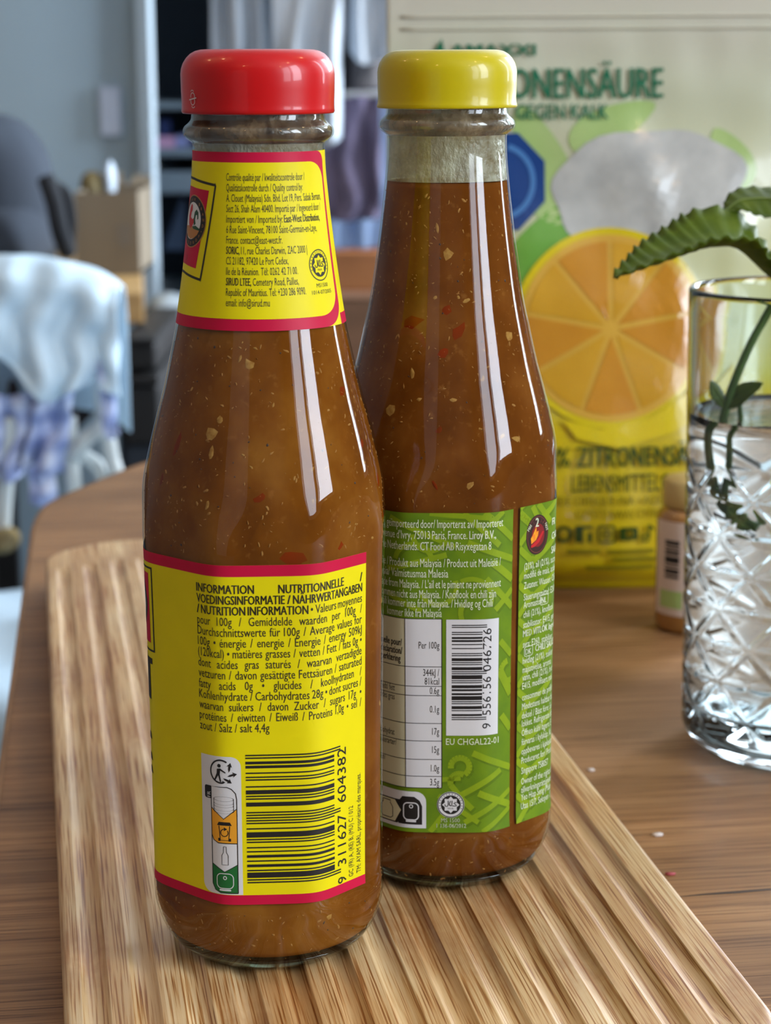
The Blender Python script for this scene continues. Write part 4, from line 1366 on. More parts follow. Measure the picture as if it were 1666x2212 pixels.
print_leaf(66, 0.178, 0.026, 0.011, 110, m_leaf1)
print_leaf(64, 0.138, 0.027, 0.013, 60, m_leaf2)
print_leaf(96, 0.194, 0.020, 0.008, 25, m_leaf1)
print_leaf(146, 0.180, 0.014, 0.008, 120, m_leaf1)
p = BP(0.0008)
pts = []
for q in range(40):
    a = 2 * math.pi * q / 40
    rr_ = 1 + 0.05 * math.sin(3 * a + 1) + 0.03 * math.sin(7 * a)
    pts.append((X(110) + 0.0405 * rr_ * math.cos(a), 0.168 + 0.0245 * rr_ * math.sin(a) + 0.004 * math.cos(a)))
p.poly(pts); p.build('powder_print', m_pow, pouch)
lx, lz, lr = X(94.4), 0.111, 0.0410
p = BP(0.0012); p.disc(lx, lz, lr, lr, 48); p.build('lemon_rind_print', m_lem1, pouch)
p = BP(0.0015); p.disc(lx, lz, lr * 0.93, lr * 0.93, 48); p.build('lemon_pith_print', m_lem2, pouch)
for par in (0, 1):
    p = BP(0.0018)
    for q in range(9):
        if q % 2 == par:
            a0, a1 = math.radians(q * 40 + 1.5 + 10), math.radians(q * 40 + 38.5 + 10)
            pts = [(lx + lr * 0.08 * math.cos((a0 + a1) / 2), lz + lr * 0.08 * math.sin((a0 + a1) / 2))]
            for w_ in range(7):
                a = a0 + (a1 - a0) * w_ / 6
                pts.append((lx + lr * 0.86 * math.cos(a), lz + lr * 0.86 * math.sin(a)))
            p.poly(pts)
    p.build('lemon_pulp_print', (m_lem3, m_lem4)[par], pouch)
p = BP(0.0021)
p.poly([(X(74), .074), (X(90), .070), (X(110), .074), (X(126), .084), (X(140), .096), (X(140), .078), (X(120), .068), (X(98), .062), (X(80), .066)])
p.build('lemon_edge_print', m_lem1, pouch)
p = BP(0.0010); p.poly([(X(48.6) + 0.0205 * math.cos(math.radians(22.5 + 45 * q)), .171 + 0.0215 * math.sin(math.radians(22.5 + 45 * q))) for q in range(8)]); p.build('badge_print', m_blue, pouch)
p = BP(0.0014); p.ring(X(48.6), .171, 0.0140, 0.0147, 0.0022, -70, 75, 24); p.build('badge_ring_print', m_blue2, pouch)
p = BP(0.0016)
p.text('AMAXXI', X(28), .2225, .0068, x1=X(63.5), bold=0.04)
p.poly([(X(20), .2225), (X(24.5), .2295), (X(26), .2225), (X(24.2), .2225), (X(23.4), .2250)])
p.text('ZITRONENSÄURE', X(29.5), .2050, .0178, x1=X(117), bold=0.028)
p.text('MITTEL GEGEN KALK', X(33), .1965, .0088, x1=X(94), bold=0.03)
p.build('title_print', m_pg, pouch, 'dark green lettering')
p = BP(0.0024)
p.text('100%', X(60), .0545, .0115, x1=X(77), bold=0.03)
p.text('ZITRONENSÄURE', X(79.9), .0545, .0120, x1=X(140.5), bold=0.04)
p.text('LEBENSMITTELQUALITÄT', X(77.8), .0440, .0106, x1=X(143), bold=0.015)
for q, xx in enumerate((74.6, 83, 92.6, 102, 110)):
    x0, zc = X(xx), 0.0262
    if q == 0:
        p.ring(x0, zc, .0029, .0029, .0016); p.poly([(x0 - .0034, zc - .0038), (x0 - .0012, zc - .003), (x0 - .003, zc - .001)])
    elif q == 1:
        p.poly(p.rrect(x0 - .0036, zc - .0036, x0 - 0.0002, zc + .0036, .0008, '1001')); p.poly(p.rrect(x0 + .0016, zc - .0036, x0 + .0036, zc + .0006, .0006, '0110')); p.rect(x0 - .0002, zc + .0022, x0 + .0036, zc + .0036)
    elif q == 2:
        g = p.rrect(x0 - .0034, zc - .0034, x0 + .0034, zc + .0034, .0012); p.line(g + [g[0]], .0010); p.ring(x0, zc, .0015, .0015, .0009)
    elif q == 3:
        p.poly(p.rrect(x0 - .004, zc - .0028, x0 - .0010, zc + .0028, .0010, '1001')); p.poly(p.rrect(x0 + .0016, zc - .0028, x0 + .004, zc + .0028, .0010, '0110')); p.rect(x0 - .001, zc + .0012, x0 + .0016, zc + .0028); p.rect(x0 - .001, zc - .0028, x0 + .0016, zc - .0012)
    else:
        p.line([(x0 + .0006, zc + .0036), (x0 + .0006, zc - .002)], .0011); p.ring(x0 - .0008, zc - .0022, .0013, .0013, .001); p.line([(x0 + .0006, zc + .0034), (x0 + .003, zc + .0014)], .0011)
p.build('panel_print', m_pg2, pouch, 'olive lettering and a row of icons')
p = BP(0.0024)
p.text('ACIDE CITRIQUE PUR • ACIDO CITRICO', X(66), .0385, .0052, x1=X(137), bold=0.03)
p.text('CZYSTY KWAS CYTRYNOWY', X(79.5), .0330, .0050, x1=X(128), bold=0.03)
for z_, a, b in ((.0178, 76, 90), (.0178, 93, 113), (.0145, 95, 116), (.0110, 84, 113)):
    p.rect(X(a), z_, X(b), z_ + .0018)
p.build('small_print', m_pg3, pouch, 'faint small print')

# ------------------------------------------------------------------ cut drinking glass with water and mint
GX, GY, GH = 0.1347, 0.655, 0.150
m_glass = bpy.data.materials.new('clear_glass'); m_glass.use_nodes = True
nt = m_glass.node_tree; nt.nodes.clear()
o_ = nt.nodes.new('ShaderNodeOutputMaterial'); g_ = nt.nodes.new('ShaderNodeBsdfGlass')
g_.inputs['IOR'].default_value = 1.48; g_.inputs['Roughness'].default_value = 0.0; g_.inputs['Color'].default_value = (0.93, 0.965, 0.97, 1)
nt.links.new(g_.outputs[0], o_.inputs[0])
m_water = bpy.data.materials.new('water'); m_water.use_nodes = True
nt = m_water.node_tree; nt.nodes.clear()
o_ = nt.nodes.new('ShaderNodeOutputMaterial'); g_ = nt.nodes.new('ShaderNodeBsdfGlass')
g_.inputs['IOR'].default_value = 1.33; g_.inputs['Color'].default_value = (0.99, 0.995, 0.995, 1)
nt.links.new(g_.outputs[0], o_.inputs[0])
def g_outer(z):
    r = 0.0374 + 0.0012 * (z / GH)
    if z < 0.008:
        r -= 0.007 * (1 - z / 0.008) ** 2
    return r
ZLO, ZHI, ROW = 0.010, 0.098, 0.01175
def cut(th, z):
    """V-cuts of the star lattice"""
    if z < ZLO or z > ZHI:
        return 0.0
    u = th / math.radians(18.0)
    v = (z - 0.0045) / ROW
    d = 0.0
    for a in (u + v, u - v):             # the two diagonals: lines where a is even
        q = a % 2.0
        q = min(q, 2 - q)
        d = max(d, 0.0007 * max(0, 1 - q / 0.18))
    # level petals through every second crossing
    q = v % 1.0
    qq = min(q, 1 - q)
    row = round(v)
    ph = ((u - row) % 2.0)
    ph = min(ph, 2 - ph)
    d = max(d, 0.0006 * max(0, 1 - qq / (0.17 * math.sin(math.pi * ph) ** 0.5 + 1e-4)) if 0 < ph < 1 else 0)
    return d * sm(ZLO, ZLO + 0.004, z) * (1 - sm(ZHI - 0.004, ZHI, z))
NA = 320
zs = [0.0, 0.0008, 0.002, 0.0035, 0.0055, 0.008] + list(np.linspace(0.0095, 0.100, 150)) + list(np.linspace(0.104, 0.148, 12)) + [0.1492]
vs = []
rings = []
def addring(fn):
    k = len(vs)
    for i in range(NA):
        a = 2 * math.pi * i / NA
        r, z = fn(a)
        vs.append((r * math.cos(a), r * math.sin(a), z))
    rings.append(list(range(k, k + NA)))
addring(lambda a: (0.012, 0.0012))
addring(lambda a: (0.026, 0.0006))
for z in zs:
    addring(lambda a, z=z: (g_outer(z) - cut(a, z), z))
addring(lambda a: (g_outer(GH) - 0.0008, GH))
addring(lambda a: (g_outer(GH) - 0.0014, GH - 0.0004))
for z in list(np.linspace(GH - 0.002, 0.018, 24)):
    addring(lambda a, z=z: (g_outer(z) - 0.0017 - 0.0012 * (1 - sm(0.095, 0.115, z)), z))
for r, z in ((0.0325, 0.0145), (0.029, 0.0125), (0.018, 0.0115)):
    addring(lambda a, r=r, z=z: (r, z))
fs = []
for A_, B_2 in zip(rings, rings[1:]):
    for i in range(NA):
        i2 = (i + 1) % NA
        fs.append((A_[i], A_[i2], B_2[i2], B_2[i]))
fs.append(tuple(rings[0][::-1]))
fs.append(tuple(rings[-1]))
glass = mesh('drinking_glass', vs, fs, m_glass)
glass.location = (GX, GY, TZ)
tag(glass, 'clear tumbler with a cut star lattice on its lower part, at the right edge', 'glass')
WZ = 0.1105
def w_in(z): return g_outer(z) - 0.0017 - 0.0012 * (1 - sm(0.095, 0.115, z)) + 0.00015
pr = [(0.0, 0.0113), (0.018, 0.0113), (0.0291, 0.0123), (0.0326, 0.0143)] + [(w_in(z), z) for z in np.linspace(0.018, WZ, 20)] + [(w_in(WZ) - 0.0015, WZ - 0.0010), (w_in(WZ) - 0.004, WZ - 0.0016), (0.0, WZ - 0.0016)]
v, f = lathe(pr, 96)
wat = mesh('drinking_water', v, f, m_water)
wat.location = (GX, GY, TZ)
tag(wat, 'clear water filling the cut tumbler to about three quarters', 'water')

m_mint = noisy('mint_leaf', C(84, 104, 6), C(62, 84, 4), 160, 0.55, spec=0.3, sss=0.0)
m_mint_b = MATS['mint_leaf'].node_tree.nodes['Principled BSDF']
m_vein = noisy('mint_vein', C(110, 130, 40), C(92, 114, 36), 100, 0.5)
m_stem = noisy('mint_stem', C(82, 112, 34), C(60, 92, 26), 90, 0.5)
mint = empty('mint_sprig', (GX, GY, TZ + 0.0135))
tag(mint, 'fresh green mint sprig standing in the glass of water, leaves over the rim', 'herb')
MO = Vector((GX, GY, TZ + 0.0135))
def stem(name, pts, r0, r1):
    P_ = catmull([Vector(p) - MO for p in pts], 6)
    rr_ = [r0 + (r1 - r0) * k / (len(P_) - 1) for k in range(len(P_))]
    return tube(name, P_, rr_, m_stem, mint, 8)
def leaf(pts, width, side, fold=0.25, droop=0.0):
    """serrated leaf along a spine; side = width direction"""
    P_ = catmull([Vector(p) - MO for p in pts], 10)
    n = len(P_)
    S_ = Vector(side).normalized()
    cols = 9
    vs, fs = [], []
    for k, p in enumerate(P_):
        t_ = k / (n - 1)
        d = (P_[min(k + 1, n - 1)] - P_[max(k - 1, 0)]).normalized()
        sdir = (S_ - d * S_.dot(d)).normalized()
        nn = d.cross(sdir)
        w = width * (math.sin(math.pi * min(1, t_ * 0.94 + 0.05) ** 0.8)) ** 0.75
        w *= 1 + 0.05 * (((k * 0.55) % 1.0) - 0.5)
        for c in range(cols):
            x = (c / (cols - 1)) * 2 - 1
            rip = 0.05 * width * math.sin(k * 1.7) * abs(x)
            vs.append(p + sdir * (x * w) + nn * (abs(x) * w * fold + rip - droop * x * x * w))
    for k in range(n - 1):
        for c in range(cols - 1):
            a = k * cols + c
            fs.append((a, a + 1, a + 1 + cols, a + cols))
    m0 = len(vs)
    o = mesh('leaf', vs, fs, m_mint, mint)
    md = o.modifiers.new('thickness', 'SOLIDIFY'); md.thickness = 0.0004
    vn, fn_ = tube_data([q + Vector((0, 0, 0)) for q in P_], [0.0006 * (1 - 0.7 * k / (n - 1)) for k in range(n)], 6)
    mesh('vein', vn, fn_, m_vein, o)
    return o
stem('stem', [(0.1205, 0.645, 0.8160), (0.1160, 0.648, 0.8185), (0.1112, 0.651, 0.8235), (0.1065, 0.650, 0.841), (0.1078, 0.650, 0.852), (0.1110, 0.650, 0.863), (0.1175, 0.650, 0.878), (0.1270, 0.650, 0.892), (0.1340, 0.652, 0.908), (0.1370, 0.656, 0.930)], 0.0016, 0.0011)
stem('stem', [(0.1118, 0.650, 0.8225), (0.1128, 0.648, 0.838), (0.1120, 0.650, 0.856)], 0.0012, 0.0008)
leaf([(0.1280, 0.652, 0.8880), (0.1185, 0.648, 0.8955), (0.1080, 0.643, 0.9040), (0.0985, 0.638, 0.9048), (0.0890, 0.634, 0.9025), (0.0790, 0.629, 0.8995), (0.0690, 0.625, 0.8965)], 0.0165, (0.10, 0.97, 0.16), -0.10, 0.26)
leaf([(0.1365, 0.668, 0.9120), (0.1250, 0.665, 0.9165), (0.1130, 0.661, 0.9170), (0.1066, 0.658, 0.9135)], 0.0085, (0.1, 0.9, 0.5), 0.15)
leaf([(0.1365, 0.655, 0.922), (0.150, 0.648, 0.934), (0.163, 0.640, 0.937), (0.174, 0.634, 0.932)], 0.014, (0.1, 1, 0.2), 0.2)
leaf([(0.1368, 0.656, 0.928), (0.140, 0.666, 0.940), (0.146, 0.678, 0.944)], 0.010, (1, 0, 0.2), 0.2)
leaf([(0.1082, 0.650, 0.853), (0.1050, 0.649, 0.858), (0.1028, 0.648, 0.8615)], 0.0030, (0.4, 0.6, 0.4), 0.2)
leaf([(0.1085, 0.650, 0.853), (0.1130, 0.648, 0.8575), (0.1186, 0.646, 0.8610)], 0.0034, (-0.3, 0.6, 0.5), 0.2)
leaf([(0.1125, 0.648, 0.821), (0.1160, 0.646, 0.8175), (0.1200, 0.645, 0.8160)], 0.0030, (0.2, 0.4, 0.9), 0.1)

# ------------------------------------------------------------------ small amber bottle behind the glass
sbt = empty('small_amber_bottle', (0.1215, 0.800, TZ))
tag(sbt, 'small amber bottle with white barcode label behind the tumbler', 'bottle')
m_amber = noisy('amber_liquid_glass', C(150, 104, 50), C(168, 122, 64), 50, 0.12, coat=0.6)
pr = [(0.0, 0.0), (0.0128, 0.0), (0.0143, 0.0012), (0.0148, 0.003), (0.0148, 0.0445), (0.0142, 0.0468), (0.0128, 0.0485), (0.0112, 0.0492), (0.0112, 0.0510), (0.0, 0.0510)]
v, f = lathe(pr, 64); mesh('bottle_body', v, f, m_amber, sbt)
m_wcap = noisy('small_cap_cream', C(182, 158, 96), C(192, 170, 112), 40, 0.45)
v, f = lathe([(0.0, 0.0496), (0.0122, 0.0496), (0.0126, 0.0502), (0.0124, 0.0592), (0.0114, 0.0605), (0.0, 0.0605)], 48); mesh('screw_cap', v, f, m_wcap, sbt)
def sb_map(deg, z, off):
    a = math.radians(deg - 94)
    return ((0.0148 + off) * math.cos(a), (0.0148 + off) * math.sin(a), z)
m_slab = noisy('small_label_paper', C(206, 190, 178), C(216, 200, 188), 40, 0.5)
p = Print(sb_map, 0.0001, 4); p.rect(-76, 0.0075, 150, 0.0450); sl = p.build('label', m_slab, sbt)
p = Print(sb_map, 0.0002, 4)
for zz, h_ in ((0.0225, .0012), (0.0243, .0020), (0.0270, .0008), (0.0285, .0028), (0.0320, .0016), (0.0342, .0010), (0.0358, .0018)):
    p.rect(-52, zz, -26, zz + h_)
p.build('barcode', m_inkb, sl)
p = Print(sb_map, 0.0002, 4); p.rect(-62, 0.0105, -20, 0.0175); p.build('green_print', m_leaf1, sl)

# ------------------------------------------------------------------ far side of the room (out of focus)
def at(x, y, Y):
    """the point at depth Y on the line of sight through a picture position"""
    d = fw + cr * ((x - CX) / F_PX) - cu_ * ((y - CY) / F_PX)
    return Vector((0, 0, CAMZ)) + d * (Y / d.y)
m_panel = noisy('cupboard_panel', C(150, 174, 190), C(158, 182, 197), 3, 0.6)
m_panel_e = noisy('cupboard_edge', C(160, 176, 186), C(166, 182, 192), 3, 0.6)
m_dark = noisy('dark_shelf', C(28, 38, 50), C(34, 44, 56), 6, 0.6)
m_black = noisy('black_plastic', C(6, 6, 8), C(10, 10, 12), 20, 0.6)
m_oak = noisy('desk_wood', C(196, 160, 104), C(178, 142, 90), 6, 0.45, (1, 10, 10))
m_brown = noisy('sideboard_wood', C(176, 112, 62), C(158, 98, 54), 6, 0.45, (1, 6, 6))
m_shirt = noisy('pale_shirt_cotton', C(212, 236, 252), C(200, 228, 247), 12, 0.9)
m_rug = noisy('pale_rug', C(186, 208, 222), C(172, 196, 212), 6, 0.95)
m_grey = noisy('grey_canvas', C(58, 68, 80), C(44, 52, 64), 9, 0.9)
m_greyd = noisy('dark_strap', C(24, 28, 34), C(34, 38, 44), 20, 0.9)
m_card = noisy('cardboard', C(140, 128, 108), C(126, 114, 96), 9, 0.85)
m_chair = noisy('chair_white_paint', C(196, 206, 206), C(206, 214, 214), 20, 0.4)

# white cupboard at the left; its lit right-hand end panel
cb = empty('tall_partition', (-1.0, 3.1, 0))
tag(cb, 'tall pale grey-blue partition panel filling the upper left', 'partition')
xr = at(330, 300, 3.05).x
v, f = box_data(-1.85 + 1.0, xr + 1.0 - 0.018, -0.05, 0.0, 0, 2.3); mesh('panel', v, f, m_panel, cb, False)
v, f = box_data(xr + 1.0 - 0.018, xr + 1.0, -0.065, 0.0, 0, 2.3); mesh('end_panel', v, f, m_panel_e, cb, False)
m_note = noisy('note_paper', C(172, 184, 204), C(178, 190, 208), 10, 0.8)
a, b = at(216, 188, 3.045), at(262, 292, 3.045)
nt_ = mesh('paper_note', *box_data(a.x, b.x, 3.040, 3.0495, b.z, a.z), m_note, None, False)
tag(nt_, 'pale paper note stuck on the grey-blue partition', 'paper')

# dark open shelf to the right of it
sh = empty('shelf_unit', (0.0, 3.35, 0))
tag(sh, 'dark open shelf unit behind the edge of the grey-blue partition', 'shelf')
x0, x1 = at(290, 300, 3.3).x, at(462, 300, 3.3).x
def zat(y, Y=3.3): return at(400, y, Y).z
m_shb = noisy('shelf_board_grey', C(96, 112, 124), C(104, 120, 132), 10, 0.5)
box('back_panel', x0, x1, 0.27, 0.29, 0, 2.2, m_dark, sh)
for ya, yb in ((222, 236), (322, 338), (372, 418), (640, 660)):
    box('shelf_board', x0, x1, -0.05, 0.27, zat(yb), zat(ya), m_shb, sh, 0.002)
box('side_panel', x1, x1 + 0.02, -0.05, 0.29, 0, 2.2, m_shb, sh)
def small_box(name, xa, xb, ya, yb, Y, m, lab, cat, dep=0.12, on=None):
    p0, p1 = at(xa, yb, Y), at(xb, ya, Y)
    z0 = on if on is not None else p0.z
    o = mesh(name, *box_data(p0.x, p1.x, Y, Y + dep, z0, p1.z, 0.004), m, None, False)
    tag(o, lab, cat)
    return o
m_pink = noisy('pink_cover', C(206, 160, 186), C(190, 150, 196), 20, 0.7)
m_bl = noisy('blue_cover', C(54, 70, 130), C(70, 90, 150), 20, 0.7)
m_lil = noisy('lilac_cover', C(150, 160, 220), C(160, 172, 226), 20, 0.7)
small_box('folded_fabric', 338, 378, 296, 322, 3.32, m_pink, 'folded pink fabric on the dark shelf', 'fabric', on=zat(322))
small_box('folded_fabric', 379, 410, 292, 322, 3.32, m_lil, 'folded lilac fabric on the dark shelf beside the pink', 'fabric', on=zat(322))
small_box('storage_tin', 340, 366, 258, 296, 3.34, m_bl, 'small blue tin on top of the folded pink fabric', 'tin', dep=0.08, on=at(350, 296, 3.32).z)
# tilted pale sheet in the lower compartment
p = [at(352, 540, 3.34), at(400, 540, 3.34), at(400, 430, 3.34), at(392, 430, 3.34)]
pv = [Vector((q.x, q.y, q.z)) for q in p]
vs = pv + [q + Vector((0, 0.02, 0)) for q in pv]
fs = [(0, 1, 2, 3), (7, 6, 5, 4), (0, 4, 5, 1), (1, 5, 6, 2), (2, 6, 7, 3), (3, 7, 4, 0)]
o = mesh('leaning_folder', vs, fs, noisy('folder_blue', C(84, 104, 134), C(92, 112, 142), 10, 0.6), None, False)
tag(o, 'blue-grey folder leaning in the lower shelf compartment', 'folder')

# desk with backpack and cardboard box
DK = at(310, 632, 2.30)
dz_ = DK.z
desk = empty('desk', (DK.x, 2.30, 0), math.radians(6.6))
tag(desk, 'light wood desk behind the white chair', 'desk')
box('desk_top', -1.25, 0.0, 0.0, 0.58, dz_ - 0.034, dz_, m_oak, desk, 0.002)
for xx in (-1.2, -0.22):
    for yy in (0.04, 0.50):
        box('leg', xx, xx + 0.04, yy, yy + 0.04, 0, dz_ - 0.034, m_black, desk, 0.002)
# cardboard box with open flaps
p0, p1 = at(165, 570, 2.50), at(298, 415, 2.50)
cbx = empty('cardboard_box', ((p0.x + p1.x) / 2, 2.58, dz_))
tag(cbx, 'open brown cardboard box on the desk', 'box')
hw, hh = (p1.x - p0.x) / 2, p1.z - dz_
box('box_wall', -hw, hw, -0.080, -0.076, 0, hh, m_card, cbx)
box('box_wall', -hw, hw, 0.076, 0.080, 0, hh, m_card, cbx)
box('box_wall', -hw, -hw + 0.004, -0.076, 0.076, 0, hh, m_card, cbx)
box('box_wall', hw - 0.004, hw, -0.076, 0.076, 0, hh, m_card, cbx)
box('box_floor', -hw, hw, -0.076, 0.076, 0, 0.004, m_card, cbx)
fl = [(-hw, 0.078, hh), (hw * 0.1, 0.078, hh), (-hw * 0.1, 0.10, hh + 0.016), (-hw * 0.9, 0.10, hh + 0.010)]
mesh('flap', fl + [(a, b + 0.003, c) for a, b, c in fl], [(0, 1, 2, 3), (7, 6, 5, 4), (0, 4, 5, 1), (1, 5, 6, 2), (2, 6, 7, 3), (3, 7, 4, 0)], m_card, cbx, False)
fl = [(hw * 0.2, 0.078, hh), (hw, 0.078, hh), (hw * 0.9, 0.10, hh + 0.010), (hw * 0.35, 0.10, hh + 0.012)]
mesh('flap', fl + [(a, b + 0.003, c) for a, b, c in fl], [(0, 1, 2, 3), (7, 6, 5, 4), (0, 4, 5, 1), (1, 5, 6, 2), (2, 6, 7, 3), (3, 7, 4, 0)], m_card, cbx, False)
m_lbl = noisy('box_print', C(120, 112, 100), C(126, 118, 106), 10, 0.8)
box('printed_patch', hw * 0.30, hw * 0.75, -0.0808, -0.0800, hh * 0.35, hh * 0.62, m_lbl, cbx)
def blob(name, cx_, cy_, Y, rx, ry, m, lab, cat, dep=0.05, flat=False, parent=None, pw=2.2):
    """rounded soft body standing on the desk; rx, ry in picture units at that depth"""
    c0 = at(cx_, cy_, Y)
    kx, kz = rx * Y / F_PX, ry * Y / F_PX
    bm = bmesh.new()
    bmesh.ops.create_uvsphere(bm, u_segments=32, v_segments=20, radius=1)
    vs = []
    for v in bm.verts:
        q = v.co.copy()
        s_ = (abs(q.x) ** pw + abs(q.y) ** pw + abs(q.z) ** pw) ** (1 / pw)
        q /= s_
        nzv = 1 + 0.05 * mnoise.noise(q * 2.3 + Vector((cx_, 0, 0)))
        vs.append((q.x * kx * nzv, q.y * dep * nzv, max(q.z, -0.98) * kz * nzv))
    fs = [tuple(w.index for w in fc.verts) for fc in bm.faces]
    bm.free()
    o = mesh(name, vs, fs, m, parent)
    o.location = c0
    if parent is None:
        tag(o, lab, cat)
    return o
bp = empty('backpack', at(20, 410, 2.42))
tag(bp, 'dark blue-grey backpack with black strap slumped on the desk', 'bag')
def bpart(name, cx_, cy_, rx, ry, m, dep, pw=2.4):
    o = blob(name, cx_, cy_, 2.42, rx, ry, m, None, None, dep, parent=bp, pw=pw)
    o.location = at(cx_, cy_, 2.42) - bp.location
bpart('bag_body', -10, 430, 128, 178, m_grey, 0.09, 2.2)
bpart('front_pocket', 30, 500, 84, 76, m_grey, 0.115, 2.6)
bpart('base_padding', -20, 556, 130, 36, m_greyd, 0.125, 3)
tube('strap', [Vector(q) - bp.location for q in catmull([at(100, 385, 2.30), at(118, 440, 2.29), at(130, 500, 2.29), at(146, 545, 2.31)], 6)], 0.010, m_greyd, bp)
tube('strap', [Vector(q) - bp.location for q in catmull([at(112, 400, 2.32), at(142, 420, 2.31), at(152, 470, 2.31), at(150, 530, 2.32)], 6)], 0.007, m_greyd, bp)
m_och = noisy('ochre_cloth', C(128, 106, 50), C(100, 90, 60), 14, 0.85)
blob('ochre_pouch', 200, 408, 2.60, 26, 38, m_och, 'ochre pouch poking out of the cardboard box', 'pouch', 0.03)
m_bwht = noisy('white_plastic', C(190, 206, 222), C(200, 214, 228), 20, 0.4)
blob('white_bottle', 238, 390, 2.60, 13, 42, m_bwht, 'small white bottle standing in the cardboard box', 'bottle', 0.02)

# black bins and a pale sack under and beside the desk
for (xa, xb, ya, yb, Y, lab) in ((264, 338, 732, 806, 2.20, 'upper black storage crate under the desk end'), (262, 344, 812, 968, 2.20, 'lower black storage crate under the desk end')):
    p0, p1 = at(xa, yb, Y), at(xb, ya, Y)
    e = empty('storage_crate', ((p0.x + p1.x) / 2, Y + 0.15, p0.z))
    hw, hh = (p1.x - p0.x) / 2, p1.z - p0.z
    box('crate_body', -hw * 0.94, hw * 0.94, -0.14, 0.14, 0, hh * 0.86, m_black, e, 0.006)
    box('crate_lid', -hw, hw, -0.15, 0.15, hh * 0.86, hh, m_black, e, 0.004)
    tag(e, lab, 'crate')
    if 'lower' in lab:
        zlow = p0.z
p0, p1 = at(266, 968, 2.2), at(340, 968, 2.2)
pl = mesh('low_stool', *box_data(p0.x, p1.x, 2.22, 2.50, 0, zlow, 0.004), m_dark, None, False)
tag(pl, 'low dark box carrying the two black storage crates', 'box')
m_sack = noisy('pale_sack', C(150, 160, 166), C(136, 148, 156), 12, 0.85)
o = blob('pale_sack', 366, 730, 2.62, 66, 96, m_sack, 'pale grey sack leaning beside the black crates', 'sack', 0.07)
zs_ = at(366, 826, 2.62).z
st_ = mesh('grey_stool', *box_data(o.location.x - 0.06, o.location.x + 0.09, 2.56, 2.70, 0, zs_ + 0.002, 0.004), m_dark, None, False)
tag(st_, 'dark box under the pale grey sack', 'box')

# ---- white chair with curved back braces
CHY = 1.72
ch = empty('white_chair', (at(120, 900, CHY).x, CHY + 0.2, 0))
tag(ch, 'white painted chair with curved back braces, draped with shirts', 'chair')
CO = Vector(ch.location)
def ctube(name, pts, r):
    return tube(name, [q - CO for q in catmull(pts, 8)], r, m_chair, ch, 12)
def P(x, y, dy=0.0): return at(x, y, CHY + dy)
rtop = P(222, 640)
zb = 0.47
ctube('back_post', [P(214, 640), P(216, 760), P(222, 880), P(240, 985), P(258, 1080), Vector((P(275, 1180).x, CHY + 0.01, zb - 0.03)), Vector((P(285, 1180).x, CHY - 0.03, 0.0))], 0.0068)
ctube('back_post', [P(-60, 640), P(-62, 760), P(-66, 880), P(-74, 985), P(-84, 1080), Vector((P(-90, 1180).x, CHY + 0.01, zb - 0.03)), Vector((P(-96, 1180).x, CHY - 0.03, 0.0))], 0.0068)
ctube('top_rail', [P(-60, 640), P(-30, 596), P(60, 590), P(150, 600), P(205, 616), P(214, 645)], 0.0068)
ctube('back_brace', [P(160, 985, -.004), P(185, 950, -.01), P(212, 928, -.006), P(224, 915)], 0.0068)
ctube('back_brace', [P(158, 980, .004), P(188, 990, .01), P(212, 1010, .01), P(228, 1045, .006), P(235, 1090)], 0.0068)
ctube('back_slat', [P(148, 900), P(155, 1000), P(164, 1090), P(166, 1190)], 0.0068)
ctube('back_slat', [P(20, 900), P(16, 1000), P(8, 1090), P(4, 1190)], 0.0068)
sx0, sx1 = P(-95, 1180).x - CO.x, P(280, 1180).x - CO.x
box('seat', sx0, sx1, -0.66, -0.18, zb - 0.035, zb - 0.005, m_chair, ch, 0.012)
for xx in (sx0 + 0.02, sx1 - 0.02):
    ctube('leg', [Vector((CO.x + xx, CHY - 0.42, zb - 0.02)), Vector((CO.x + xx, CHY - 0.43, 0.2)), Vector((CO.x + xx, CHY - 0.44, 0.0))], 0.010)

# ---- shirts hung over the chair back: folded cloth with thickness
def cloth(name, top, bottom, Y, m, lab, cat, amp=0.010, waves=5, back=True, seed=0, nu=60, nv=50, bulge=0.012):
    """cloth between two picture-space edge curves at depth Y, with vertical folds"""
    T = [at(x, y, Y) for x, y in top]
    Bm = [at(x, y, Y) for x, y in bottom]
    T, Bm = catmull(T, 10), catmull(Bm, 10)
    def samp(L, u):
        k = u * (len(L) - 1)
        i = min(int(k), len(L) - 2)
        return L[i].lerp(L[i + 1], k - i)
    def pt(i, j):
        u, v_ = i / (nu - 1), j / (nv - 1)
        p_ = samp(T, u).lerp(samp(Bm, u), v_)
        d_ = amp * (0.25 + 0.75 * v_) * math.sin(2 * math.pi * waves * u + 2.5 * v_ + seed + 2 * mnoise.noise(Vector((u * 3, v_ * 3, seed))))
        d_ += amp * 1.1 * mnoise.noise(Vector((u * 4 + seed, v_ * 3, 2.2)))
        d_ += bulge * math.sin(math.pi * min(1, v_ * 6) / 2)
        return (p_.x, p_.y - d_, p_.z)
    vs, fs = grid(nu, nv, pt)
    if back:                             # falls over the rail to the other side
        k = len(vs)
        row = [vs[i] for i in range(nu)]
        for q, (dy, dzz) in enumerate(((0.014, 0.006), (0.032, 0.004), (0.042, -0.02), (0.046, -0.12))):
            for i in range(nu):
                vs.append((row[i][0], row[i][1] + dy, row[i][2] + dzz))
            a0 = k + (q - 1) * nu if q else 0
            for i in range(nu - 1):
                fs.append((a0 + i + 1, a0 + i, k + q * nu + i, k + q * nu + i + 1))
    o = mesh(name, vs, fs, m, None)
    md = o.modifiers.new('thickness', 'SOLIDIFY'); md.thickness = 0.0016
    tag(o, lab, cat)
    return o
